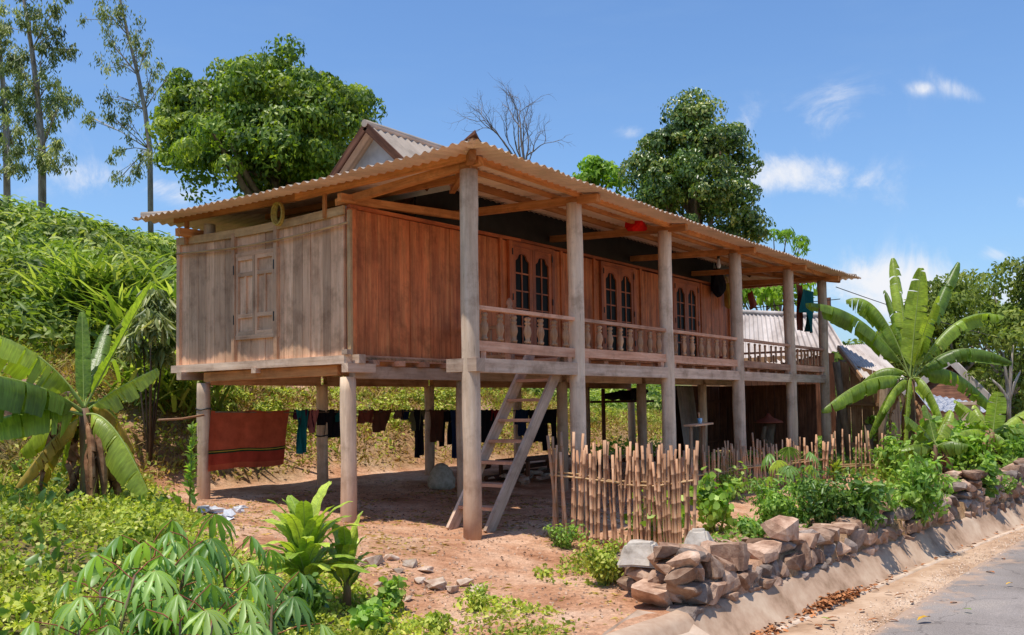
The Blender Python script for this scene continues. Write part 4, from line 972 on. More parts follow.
# ------------------------------------------------------------------ neighbour buildings
def corr_plane(name, c4, n, mat, parent, lam=.2, amp=.025):
    """c4: ridge a, ridge b, eave b, eave a"""
    a, b, c, d = [np.array(q, float) for q in c4]; L = np.linalg.norm(b-a); k = int(L/lam*8); nr = _n(np.cross(b-a, d-a)); nr = nr*np.sign(nr[2]); mb = MB(); R_ = 6
    for i in range(k+1):
        t = i/k; h = amp*math.cos(2*PI*t*L/lam); p = a+(b-a)*t; q = d+(c-d)*t
        for j in range(R_+1): mb.v.append(tuple(p+(q-p)*j/R_+nr*h))
    for i in range(k):
        for j in range(R_):
            x = i*(R_+1)+j; mb.face([x, x+R_+1, x+R_+2, x+1], [(0, 0), (1, 0), (1, 1), (0, 1)], (math.floor(i/k*L/.9)*.37+(j//3)*.29) % 1, 0, True)
    return mb.build(name, M[mat], parent)
N1 = empty('kitchen_hut', (17, 5, 0), 'neighbouring plank building with a big pale corrugated roof behind the far veranda', 'hut')
# ridge line ~ (745,318)-(835,312) px; eave ~ (745,368)-(842,352)
ra = at(742, 313, 30); rb = at(846, 318, 25.5); rb = at(826, 317, 26.5); eb = at(846, 349, 25.0); ea = at(742, 372, 27.5)
corr_plane('roof', (ra, rb, eb, ea), 0, 'shedroof', N1)
back = np.array([1.0, 3.5, 0]); corr_plane('roof', (rb, ra, ra+back+[0, 0, -1.6], rb+back+[0, 0, -1.6]), 0, 'shedroof', N1)
mb = MB(); mb.tube([ra+[0, 0, .04], rb+[0, 0, .04]], .07, 8); mb.build('ridge_cap', M['shedroof'], N1)
def wallq(A, B, z0, mat, parent, name='wall', zt=None):
    """vertical plank wall from A to B (world xyz tops) down to z0"""
    A = np.array(A, float); B = np.array(B, float); L = np.linalg.norm((B-A)[:2]); k = max(2, int(L/.22)); d = (B-A)/k; n_ = _n(np.cross(B-A, (0, 0, 1)))*.02; mb = MB()
    for i in range(k):
        p = A+d*i+d*.02; q = A+d*(i+.98); o_ = n_*random.uniform(.4, 1)
        mb.hexa([(p[0], p[1], z0), (q[0], q[1], z0), (q[0]+o_[0], q[1]+o_[1], z0), (p[0]+o_[0], p[1]+o_[1], z0), p, q, q+o_, p+o_], 2)
    return mb.build(name, M[mat], parent)
ins = np.array([0.1, .35, -.08])
wallq(ea+ins, eb+ins*[1, 1, 1], .6, 'darkboard', N1); wallq(eb+ins, eb+ins+back*1.4, .6, 'tanboard', N1)
for q in (ea+ins, eb+ins, (ea+eb)/2+ins): mb = MB(); mb.tube([(q[0], q[1], float(hz(q[0], q[1]))-.1), (q[0], q[1], .7)], .1, 8); mb.build('post', M['trunk'], N1)
mb = MB(); q = rb; mb.bar(q+[-.05, 0, 0], q+[.0, 0, .55], .3, .05); mb.rock(q+[0.02, 0, .28], (.34, .3, .36), n=12); mb.build('finial', M['darkboard'], N1)
# granary on stilts with small light roof
N2 = empty('granary', (17.5, 0, 0), 'small wooden granary on leaning stilts with a light sheet roof beside the banana plant', 'granary')
g1 = at(838, 346, 23.5); g2 = at(868, 344, 25.5); g3 = at(905, 379, 23.5); g4 = at(862, 378, 21.5)
corr_plane('roof', (g2, g1, g4, g3), 0, 'shedroof', N2, lam=.17)
mb = MB(); mb.bar(g1+[0, 0, -.04], g4+[0, 0, -.04], .05, .12); mb.build('bargeboard', M['tanboard'], N2)
q1 = at(838, 362, 22.6); q2 = at(884, 372, 22.0); q3 = at(898, 372, 24.5)
zf = at(838, 430, 22.6)[2]
wallq((q1[0], q1[1], 2.55), (q2[0], q2[1], 2.2), .55, 'tanboard', N2); wallq((q2[0], q2[1], 2.2), (q3[0], q3[1], 2.3), .55, 'tanboard', N2)
mb = MB(); mb.bar((q1[0]-.2, q1[1]-.05, .5), (q2[0]+.1, q2[1]-.05, .5), .12, .12); mb.build('beam', M['tanboard'], N2); mb = MB(); mb.bar((q1[0]-.1, q1[1]-.06, 1.5), (q2[0], q2[1]-.06, 1.45), .06, .08); mb.build('beam', M['tanboard'], N2)
for (u0, v0, u1, v1, dp) in ((836, 362, 851, 455, 22.4), (842, 360, 838, 460, 22.7), (884, 378, 880, 460, 21.9), (868, 425, 872, 462, 22)):
    A = at(u0, v0, dp); B = at(u1, v1, dp-.2); B[2] = float(hz(B[0], B[1]))-.1; mb = MB(); mb.tube([B, A], .09, 8); mb.build('post', M['trunk'], N2)
# far house on the right
N3 = empty('far_house', (32, 0, 0), 'distant dark gabled house with grey roof edges behind the banana plants at the right', 'house')
a = at(950, 362, 38); b = at(915, 392, 38); c = at(992, 408, 36); a2 = a+np.array([14, 1, 0])
mb = MB(); mb.poly([a, b, (b[0], b[1], -.2), (c[0], c[1], -.2), c]); mb.build('gable_wall', M['darkboard'], N3)
a0 = a+[-.4, -.1, .12]; b0 = b+[-.5, .3, -.1]; c0 = c+[-.2, -.4, -.12]
corr_plane('roof', (a0, a0+[14, 2, 0], c0+[14, 2, 0], c0), 0, 'shedroof', N3, lam=.3); corr_plane('roof', (a0+[14, 2, 0], a0, b0, b0+[14, 2, 0]), 0, 'shedroof', N3, lam=.3)
for q in (b0, c0): mb = MB(); mb.bar(a0+[0, 0, -.05], q+[0, 0, -.05], .06, .3); mb.build('bargeboard', M['shedroof'], N3)
w1 = at(930, 408, 30); w2 = at(1000, 412, 28)
N4 = empty('lean_to', onground(w1), 'low shed with a blue and white sheet roof behind the banana leaves', 'shed')
M['bluesheet'] = plain('blue_white_sheet', [(.45, (.2, .22, .28)), (.52, (.4, .4, .42))], 7, .7, .3, .1, .1)
r1 = at(915, 392, 32); r2 = at(985, 404, 31); corr_plane('roof', (r1, r2, w2, w1-[0, 0, .1]), 0, 'bluesheet', N4)
wallq(w1+[.2, .2, -.15], w2+[.2, .2, -.1], -.2, 'greywood', N4)
mb = MB(); q = at(968, 400, 26); wq = at(978, 470, 26); 
# concrete gate post
GP = at(971, 412, 25); gz = float(hz(GP[0], GP[1])); mb = MB(); mb.box((GP[0]-.22, GP[1]-.2, gz-.1), (GP[0]+.22, GP[1]+.2, GP[2]+.2), 2); mb.box((GP[0]-.27, GP[1]-.25, GP[2]+.2), (GP[0]+.27, GP[1]+.25, GP[2]+.28), 0)
tag(recenter(mb.build('gate_post', M['slab'])), 'square pale masonry gate post behind the stone wall at the right', 'post')

# ------------------------------------------------------------------ STONE WALL
random.seed(31)
def stone_wall(label, x0, x1, hf, seed):
    random.seed(seed); mb = MB(); s = x0
    rows = []
    z = -.2
    while z < .75:
        h = random.uniform(.105, .175); x = x0+random.uniform(-.1, .05)
        while x < x1:
            wd = random.uniform(.14, .33); big = random.random() < .14; hh = h*(1.5 if big else 1)
            xm = x+wd/2; top = hf(xm)
            if z+hh*.6 < top:
                y = float(gtop(xm))+.11+random.uniform(-.035, .035)+.06*(z+.2)
                g = random.random(); mb.rock((xm, y, z+hh/2), (wd*1.06, .3, hh*1.1), m=1 if g < .25 else 0, r=random.random(), rot=-.1+random.uniform(-.1, .1), n=18)
                if random.random() < .5: mb.rock((xm, y+.2, z+hh/2), (wd, .25, hh), r=random.random())
            x += wd*random.uniform(.88, 1.0)
        z += h
    xs = np.arange(x0+.1, x1, .3); b = len(mb.v)
    for x in xs:
        for (oy, z) in ((.08, -.25), (.16, hf(x)-.1), (.42, hf(x)-.12)): mb.v.append((float(x), float(gtop(x))+oy, z))
    for i in range(len(xs)-1):
        for j in range(2): a = b+i*3+j; mb.face([a, a+3, a+4, a+1], [(0, 0), (1, 0), (1, 1), (0, 1)], .3, 2)
    M['packed'] = M.get('packed') or plain('packed_earth', [(.3, (.07, .04, .025)), (.7, (.24, .14, .09))], 12, .95, .1, .1, .6)
    o = mb.build('stone_wall', [M['stone'], M['stonegrey'], M['packed']]); return tag(recenter(o), label, 'wall')
stone_wall('dry stone wall of orange and grey rocks edging the garden above the gutter', -1.72, 5.4, lambda x: .27-.03*float(sm((x+.6)/1.6))+.07*math.sin(x*3)+.05*math.sin(x*7), 31)
stone_wall('higher stretch of rough stone wall beyond the leafy shrub', 5.9, 30, lambda x: .38+.08*math.sin(x*2.2)+.05*math.sin(x*6), 37)
# wall end turning towards the house
mb = MB(); random.seed(8)
for z in (-.12, .06, .2):
    y = float(gtop(-1.7))+.25
    while y < -2.65+(.3 if z > .1 else .6)*-1*(z > .1):
        d = random.uniform(.2, .36); mb.rock((-1.5+.05*random.random()+(y+3.66)*.62, y+d/2, z), (.3, d*1.1, .2), m=int(random.random() < .2), r=random.random()); y += d*.95
tag(recenter(mb.build('stone_wall', [M['stone'], M['stonegrey']])), 'short return of the stone wall beside the dirt path', 'wall')
for k, (u, v, y, lb) in enumerate([(641, 559, -2.95, 'whitish tapered concrete block, nearer the path, on top of the stone wall'), (699, 550, -3.2, 'whitish tapered concrete block, right one of two, on top of the stone wall')]):
    q = ony(u, v, y); s = .19 if k == 0 else .17; h = .2 if k == 0 else .24; zb = q[2]+.03
    t = .62 if k == 0 else .45; mb = MB(); ca, sa = math.cos(.3), math.sin(.3)
    def rt(x, y_): return (q[0]+x*ca-y_*sa, q[1]+x*sa+y_*ca)
    c8 = [(*rt(-s, -s), zb), (*rt(s, -s), zb), (*rt(s, s), zb), (*rt(-s, s), zb), (*rt(-s*t, -s*t), zb+h), (*rt(s*t, -s*t), zb+h), (*rt(s*t, s*t), zb+h), (*rt(-s*t, s*t), zb+h)]
    c8 = [(x_, y_, z_-.07) for (x_, y_, z_) in c8]
    bm = bmesh.new(); vs_ = [bm.verts.new(c) for c in c8]
    for f in ((0,3,2,1),(4,5,6,7),(0,1,5,4),(1,2,6,5),(2,3,7,6),(3,0,4,7)): bm.faces.new([vs_[i] for i in f])
    bmesh.ops.bevel(bm, geom=bm.edges[:], offset=.022, segments=2, affect='EDGES'); bmesh.ops.triangulate(bm, faces=bm.faces[:]); bmesh.ops.subdivide_edges(bm, edges=bm.edges[:], cuts=2, use_grid_fill=True)
    for v in bm.verts: v.co += Vector((mnoise.noise(v.co*9), mnoise.noise(v.co*9+Vector((5, 0, 0))), mnoise.noise(v.co*9+Vector((0, 7, 0)))))*.022
    bm.verts.index_update(); mb.v = [tuple(v.co) for v in bm.verts]
    for f in bm.faces: mb.face([v.index for v in f.verts], [(0, 0)]*len(f.verts), .5)
    bm.free(); ob = mb.build('concrete_block', M['capstone']); tag(recenter(ob), lb, 'block')
# supporting stones below them
mb = MB()
for (u, v, y, s) in ((650, 575, -3.0, (.55, .4, .2)), (690, 590, -3.55, (.5, .3, .18)), (655, 594, -3.25, (.5, .35, .18)), (700, 580, -3.5, (.4, .35, .18)), (672, 578, -3.3, (.45, .35, .18))):
    q = ony(u, v, y); mb.rock(q, s, r=random.random(), n=20)
tag(recenter(mb.build('boulder_pile', M['stone'])), 'flat tan boulders stacked at the near corner of the stone wall', 'stones')
# loose rocks: path, garden rubble
random.seed(77)
def rocks(pts, label, cat, group, mat='stone'):
    for (u, v, s) in pts:
        p = G(u, v); s = s*.72; mb = MB(); mb.rock((p[0], p[1], p[2]+s*.12), (s, s*random.uniform(.6, .9), s*random.uniform(.4, .6)), r=random.random(), n=14)
        tag(recenter(mb.build('rock', M[mat])), label, cat, group)
rocks([(372, 565, .3), (392, 560, .22), (411, 566, .24), (425, 572, .2), (398, 572, .16), (420, 583, .18), (437, 589, .3), (452, 592, .22), (465, 586, .24), (478, 592, .26), (484, 600, .16), (380, 585, .18), (408, 601, .14), (366, 597, .2), (350, 575, .22), (345, 600, .2)],
      'tan rubble rock lying by the near edge of the dirt path', 'rock', 'rubble along the dirt path', 'rubble')
rocks([(620+random.uniform(60, 330), 0, 0) for _ in range(0)], '', '', '')
for k in range(90):
    x = random.uniform(-.9, 7.5); y = float(gtop(x))+random.uniform(.3, 1.3); s = random.uniform(.08, .24); z = float(hz(x, y)); mb = MB()
    mb.rock((x, y, z+s*.15), (s, s*.8, s*.5), r=random.random(), n=12); tag(recenter(mb.build('rock', M['stone'])), 'broken stone lying on the garden bed behind the wall', 'rock', 'broken stones on the garden bed')
for (u, v, s) in ((5, 410, .9), (14, 395, .6), (150, 500, .5), (170, 505, .35), (120, 470, .4), (60, 400, .4)):
    p = G(u, v); mb = MB(); mb.rock((p[0], p[1], p[2]+s*.1), (s, s*.7, s*.5), r=random.random(), n=16); tag(recenter(mb.build('rock', M['stone'])), 'rock lying at the foot of the bank near the left banana plant', 'rock', 'rocks at the foot of the bank')
# small pebbles: stuff
n = 2600; P = []
xs_ = rs.uniform(-4, 4, n*3); ys_ = rs.uniform(-3.2, 5.4, n*3); keep = (rs.rand(n*3) < .6) & (ys_ > gtop(xs_)+.2)
P = np.stack([xs_, ys_, hz(xs_, ys_)+.003], 1)[keep]
Np = norm(np.array([0, 0, 1.0])+.5*runit(len(P))); leafmesh('pebbles', P, np.cross(Np, runit(len(P))), Np, rs.uniform(.012, .05, len(P)), rs.uniform(.012, .04, len(P)), (np.array([(0,0,0),(.5,-.5,.25),(1,0,0),(.5,.5,.25),(.5,0,.5)]), [(0,1,4),(1,2,4),(2,3,4),(3,0,4)]), M['stone']); tag(bpy.data.objects['pebbles'], kind='stuff')
# fallen leaves on the road
random.seed(99)
def fallen(u, v, s, mat, label, z=-.36):
    r = ray(u, v); p = CAM+r*(z-CAM[2])/r[2]; a = random.random()*6.28; A = np.array([[math.cos(a), math.sin(a), .1]]); me = leafmesh('fallen_leaf', np.array([[p[0], p[1], p[2]]]), A, np.array([[.1, .1, 1.0]]), s, s*.45, T_LAN, M[mat], np.array([random.random()]))
    recenter(me); me.location.z = z; me.rotation_euler = (0, 0, 0)
    return tag(me, label, 'leaf', 'dry leaves fallen on the road edge' if mat != 'yellowleaf' else None)
fallen(931, 619, .16, 'yellowleaf', 'bright yellow fallen leaf lying on the grey asphalt')
fallen(972, 611, .09, 'lf_ging', 'small green fallen leaf on the asphalt'); fallen(820, 619, .1, 'lf_ging', 'greenish fallen leaf on the road shoulder')
fallen(1013, 584, .09, 'yellowleaf', 'small yellow leaf far out on the asphalt')
for (u, v) in ((815, 627), (830, 625), (838, 619), (822, 629), (880, 621), (888, 621), (893, 594), (930, 592), (950, 604), (906, 596), (995, 574), (860, 612), (912, 604), (870, 590), (1005, 560), (924, 598), (805, 622)):
    fallen(u, v, random.uniform(.06, .13), 'litter', 'small brown dry leaf fallen on the road edge', -.395)
n = 700; xs_ = np.concatenate([rs.normal(.55, .45, n//2), rs.normal(-1.25, .35, n//3), rs.uniform(-1, 10, n)]); off = rs.uniform(.16, .34, len(xs_)); ys_ = gtop(xs_)-off
P = np.stack([xs_, ys_, -.40+rs.uniform(0, .05, len(xs_))*np.exp(-((xs_-.55)/.6)**2)], 1)
keep = np.concatenate([np.ones(n//2+n//3, bool), rs.rand(n) < .12]); P = P[keep]
Np = norm(np.array([0, 0, 1.0])+.5*runit(len(P))); o = leafmesh('leaf_litter', P, np.cross(Np, runit(len(P))), Np, rs.uniform(.04, .1, len(P)), rs.uniform(.02, .05, len(P)), T_LAN, M['litter']); tag(o, kind='stuff')
# ------------------------------------------------------------------ VEGETATION
def tree_trunk(mb, base, top, r0, r1, limbs, rng, spread=1.0, wob=.15):
    base = np.array(base, float); top = np.array(top, float); k = 9
    pts = [base+(top-base)*t+np.array([rng.normal(0, wob), rng.normal(0, wob), 0])*(0 < i < k-1)*.5 for i, t in enumerate(np.linspace(0, 1, k))]
    mb.tube(pts, list(np.linspace(r0, r1, k)), 9)
    for (q, t) in limbs:
        s = base+(top-base)*t; q = np.array(q, float); m_ = (s+q)/2+np.array([0, 0, .12*np.linalg.norm(q-s)*-.5]); r = r0*(1-t)*.45+r1*.7
        mb.tube([s, (s+m_)/2, m_, (m_+q)/2, q], [r, r*.85, r*.65, r*.45, r*.25], 6)
def subclumps(big, per_area, rfrac, rng):
    out = []
    for c, r in big:
        r = np.array(r, float)*np.ones(3); n = int(per_area*(r[0]*r[2]))
        for i in range(n):
            d = norm(rng.normal(size=(1, 3)))[0]; d[2] = abs(d[2]) if rng.rand() < .72 else d[2]
            q = rng.uniform(.62, 1.0) if rng.rand() < .9 else rng.uniform(1.0, 1.1); out.append((np.array(c)+d*r*q, rng.uniform(*rfrac)*np.array([1, 1, .75])))
    return out
def tree(name, label, base, big, mat, leafL, leafW, per, dens, rfrac, T=T_DIA, trunk_r=.3, bark='trunk', group=None, seed=1, top=None, cat='tree', droop=.35, jit=.45):
    rng = np.random.RandomState(seed); base = np.array(base, float)
    t = empty(name, base, label, cat, group)
    sub = subclumps(big, dens, rfrac, rng)
    P, N, A = clumps(sub, per, jit=jit); A[:, 2] -= droop; A = norm(A)
    tone = np.clip(np.repeat(rng.normal(.5, .16, len(sub)), per)+rng.normal(0, .2, len(P)), 0, 1)
    leafmesh('crown', P, A, N, rng.uniform(.7, 1.3, len(P))*leafL, rng.uniform(.8, 1.2, len(P))*leafW, T, M[mat], tone, t)
    mb = MB(); cen = np.mean([np.array(c) for c, _ in big], 0) if top is None else np.array(top)
    idx = rng.choice(len(sub), min(14, len(sub)), replace=False)
    tree_trunk(mb, base-[0, 0, .3], cen, trunk_r, trunk_r*.35, [(sub[i][0], rng.uniform(.35, .95)) for i in idx], rng)
    mb.build('trunk', M[bark], t); return t
def base_under(p):
    return np.array([p[0], p[1], float(hz(p[0], p[1]))])
def bigs(lst, dep):
    """(u,v,half width px,half height px,depth offset)"""
    out = []
    for (u, v, hw, hh, dd) in lst:
        d_ = dep+dd; c = at(u, v, d_); k = d_/FPX; out.append((c, (hw*k, hw*k, hh*k)))
    return out
# big round tree on the hill behind the left roof
b = bigs([(268, 118, 92, 56, 0), (225, 150, 62, 50, 0), (315, 138, 50, 52, -1), (262, 165, 76, 50, -2), (190, 110, 24, 26, 0), (343, 104, 22, 20, 0), (320, 185, 54, 40, 0)], 34)
tree('broadleaf_tree', 'huge rounded bright green tree rising behind the left half of the roof', base_under(at(275, 215, 34)), b, 'lf_tree', .21, .11, 150, 19, (.35, .85), seed=2, trunk_r=.4)
# dark conical tree behind the roof
b = bigs([(693, 122, 20, 26, 0), (690, 148, 38, 30, 0), (665, 158, 30, 30, 0), (718, 165, 34, 38, 0), (692, 200, 50, 42, -.5), (728, 212, 28, 30, 0), (646, 176, 18, 22, 0), (742, 236, 20, 26, 0), (660, 205, 26, 30, 0)], 36)
tree('broadleaf_tree', 'tall dark glossy tree with a pointed top behind the middle of the roof', base_under(at(700, 290, 36)), b, 'lf_dark', .17, .095, 150, 21, (.22, .75), seed=3, trunk_r=.35)
b = bigs([(583, 176, 26, 14, 0), (600, 186, 24, 14, 0), (566, 190, 16, 14, 0)], 40)
tree('broadleaf_tree', 'small bright lime green treetop peeking over the roof right of the bare tree', base_under(at(585, 240, 40)), b, 'lf_lime', .26, .14, 110, 12, (.4, .7), seed=4, trunk_r=.2)
b = bigs([(785, 240, 20, 9, 0), (770, 256, 18, 12, 0), (752, 262, 20, 16, 0), (795, 248, 10, 5, 0)], 44)
tree('feathery_tree', 'light feathery tree with tiered leaves right of the dark tree', base_under(at(780, 300, 44)), b, 'lf_lime', .35, .08, 70, 10, (.3, .6), seed=5, trunk_r=.15, jit=.2)
# trees right background
def far_tree(lst, dep, label, seed, mat='lf_far', bark='palebark', L=.26, Wd=.12, g='trees at the right behind the banana plants', dens=9):
    b = bigs(lst, dep); c = lst[0]; return tree('broadleaf_tree', label, base_under(at(c[0], 420, dep)), b, mat, L, Wd, 110, dens, (.45, .95), seed=seed, trunk_r=.28, bark=bark, group=g)
far_tree([(960, 312, 40, 34, 0), (935, 330, 30, 36, 0), (975, 345, 36, 34, 0), (950, 370, 34, 26, 0)], 44, 'green tree in the middle of the right hand background group', 11)
far_tree([(1008, 300, 34, 34, 0), (1030, 340, 40, 44, 0), (1000, 345, 26, 34, -1), (1020, 385, 40, 30, 0)], 40, 'rightmost background tree with a pale trunk at the photo edge', 12)
far_tree([(905, 345, 28, 26, 0), (890, 365, 26, 22, 0), (918, 370, 24, 20, 0)], 48, 'lower tree left of the background group behind the big banana leaves', 13)
far_tree([(985, 375, 30, 22, 0), (940, 392, 36, 20, 0)], 50, 'low dark tree filling the gap under the right hand background group', 14, mat='lf_tree')
mb = MB(); rng = np.random.RandomState(5)
A = at(1008, 428, 36); t_ = empty('pale_trunk_tree', base_under(A), 'slender pale forked trunks standing before the right hand trees', 'tree')
for (u, v) in ((1003, 352), (1013, 345), (1020, 372), (990, 378)): mb.tube([base_under(A)-[0, 0, .2], at(1009, 400, 36), at((u+1009)/2, (v+395)/2, 36), at(u, v, 36)], [.1, .08, .06, .03], 7)
mb.build('trunk', M['palebark'], t_)
b = bigs([(1003, 350, 14, 14, 0), (1016, 342, 14, 12, 0), (988, 376, 14, 8, 0)], 36); P, N, A_ = clumps(subclumps(b, 9, (.3, .6), rng), 40); leafmesh('crown', P, A_, N, .3, .12, T_DIA, M['lf_far'], None, t_)
# bushes seen through the gap at the veranda's far end
b = bigs([(775, 292, 30, 16, 0), (755, 300, 24, 20, 0), (800, 290, 18, 14, 0), (740, 292, 20, 16, 0)], 33)
tree('bush', 'yellow green bushes seen through the far end of the veranda above the pale roof', base_under(at(775, 330, 33)), b, 'lf_lime', .3, .13, 50, 12, (.3, .6), seed=9, trunk_r=.1, cat='bush')
b = bigs([(762, 318, 0, 0, 0)], 33)
b = bigs([(868, 300, 0, 0, 0)], 33)
b = bigs([(925, 240, 0, 0, 0)], 40)
# bare tree
rng = np.random.RandomState(42)
base = at(523, 205, 38); bt = empty('bare_tree', base_under(base), 'leafless grey tree standing above the roof corner', 'tree'); mb = MB()
def grow(p, d, L, r, lev):
    k = 5; pts = [p]; q = p.copy(); dd = d.copy()
    for i in range(k): dd = _n(dd+rng.normal(0, .07+.03*lev, 3)+np.array([0, 0, .03])); q = q+dd*L/k; pts.append(q.copy())
    mb.tube(pts, list(np.linspace(r, r*.5, k+1)), 5 if lev > 1 else 7, cap=False)
    if lev < 5:
        for j in range(3 if lev < 4 else 3):
            t = pts[rng.randint(2, k+1)] if j else pts[-1]; grow(t, _n(dd+rng.normal(0, .42, 3)*np.array([1, 1, .7])), L*rng.uniform(.58, .8), r*.5, lev+1)
b0 = base_under(base); tp = at(524, 168, 38)
mb.tube([b0-[0, 0, .3], (b0+tp)/2, tp], [.22, .17, .13], 8)
R0 = _n(ROT[:, 0]);
for (dx_, L, lv) in ((-.5, 1.65, 1), (-.1, 1.9, 1), (.25, 1.4, 1), (.05, 1.9, 1)): grow(tp-np.array([0, 0, rng.uniform(0, 1.0)]), _n(R0*dx_+np.array([0, 0, 1.0])), L, .065, lv)
mb.build('branches', M['twig'], bt)
# eucalyptus trees
def euc(label, pts, clm, dep, seed, n_per=46, r0=.3, L=.34):
    rng = np.random.RandomState(seed); P3 = [at(u, v, dep) for u, v in pts]; b0 = base_under(P3[0]); P3[0] = np.array([P3[0][0], P3[0][1], b0[2]-.2])
    t = empty('eucalyptus_tree', b0, label, 'tree', 'eucalyptus trees on the hill'); mb = MB(); k = len(P3); mb.tube(P3, list(np.linspace(r0, r0*.2, k)), 8)
    cs = []
    for (u, v, w_, h_) in clm:
        c = at(u, v, dep+rng.uniform(-1, 1)); s = dep/FPX; m_ = max(3, int(w_*h_/52))
        for i in range(m_):
            q = c+R0*rng.normal(0, w_*s*.42)+np.array([0, 0, rng.normal(0, h_*s*.42)])+rng.normal(0, w_*s*.3, 3)*np.array([1, 1, 0]); cs.append((q, rng.uniform(.22, .5)*np.array([1, 1, 1.3])))
        j = min(range(k), key=lambda i: abs(P3[i][2]-(c[2]-.9))); mb.tube([P3[j], (P3[j]+c)/2+[0, 0, .1], c], [r0*.22, r0*.14, .02], 5)
        for i in range(2):
            q = cs[-1-i][0]; mb.tube([(P3[j]+c)/2+[0, 0, .1], q], [r0*.1, .012], 4)
    mb.build('trunk', M['palebark'], t)
    P = np.concatenate([c+runit(n_per)*rng.uniform(.1, 1, (n_per, 1))*r for c, r in cs]); A = norm(runit(len(P))*.7+np.array([0, 0, -1.0])); N = norm(np.cross(A, runit(len(P))))
    tone = np.clip(np.repeat(rng.normal(.45, .22, len(cs)), n_per)+rng.normal(0, .2, len(P)), 0, 1)
    leafmesh('crown', P, A, N, rng.uniform(.7, 1.3, len(P))*L, L*.3, T_DIA, M['lf_euc'], tone, t)
euc('thin leaning eucalyptus with sparse drooping foliage left of the round tree', [(152, 195), (150, 150), (145, 110), (138, 75), (128, 35), (118, -10), (105, -60)],
    [(98, 8, 14, 16), (118, 20, 18, 22), (108, 42, 14, 14), (122, 62, 14, 14), (135, 40, 10, 12), (112, 62, 12, 12), (152, 68, 12, 10), (166, 80, 10, 8), (118, 96, 14, 9), (108, 117, 10, 8), (126, 108, 10, 8), (128, 125, 8, 14), (120, 150, 10, 10), (140, 155, 10, 10), (148, 90, 8, 10), (120, 178, 14, 6), (138, 168, 6, 8), (95, -20, 20, 20), (92, 118, 5, 4), (145, 52, 6, 8)], 40, 21, r0=.13, n_per=55, L=.19)
euc('dense eucalyptus with a pale trunk near the left edge of the hill', [(44, 190), (42, 150), (38, 100), (32, 50), (24, 0), (15, -60)],
    [(30, 20, 22, 30), (42, 50, 16, 22), (20, 70, 26, 30), (50, 85, 12, 18), (30, 110, 28, 30), (50, 128, 14, 18), (62, 100, 9, 8), (28, 150, 30, 24), (50, 165, 14, 12), (60, 30, 10, 12), (55, 10, 8, 10), (68, 50, 6, 6), (15, -20, 30, 30), (70, 100, 6, 5), (60, 145, 8, 8)], 42, 22, n_per=85, L=.22, r0=.2)
euc('darker eucalyptus cut by the left photo edge', [(10, 190), (6, 120), (0, 50), (-8, -20)], [(2, 25, 16, 30), (-8, 60, 20, 30), (8, 95, 16, 26), (0, 130, 18, 28), (8, 165, 20, 18), (-20, 120, 24, 50), (-20, 20, 24, 40), (14, 150, 12, 14)], 45, 23, n_per=85, L=.22, r0=.2)

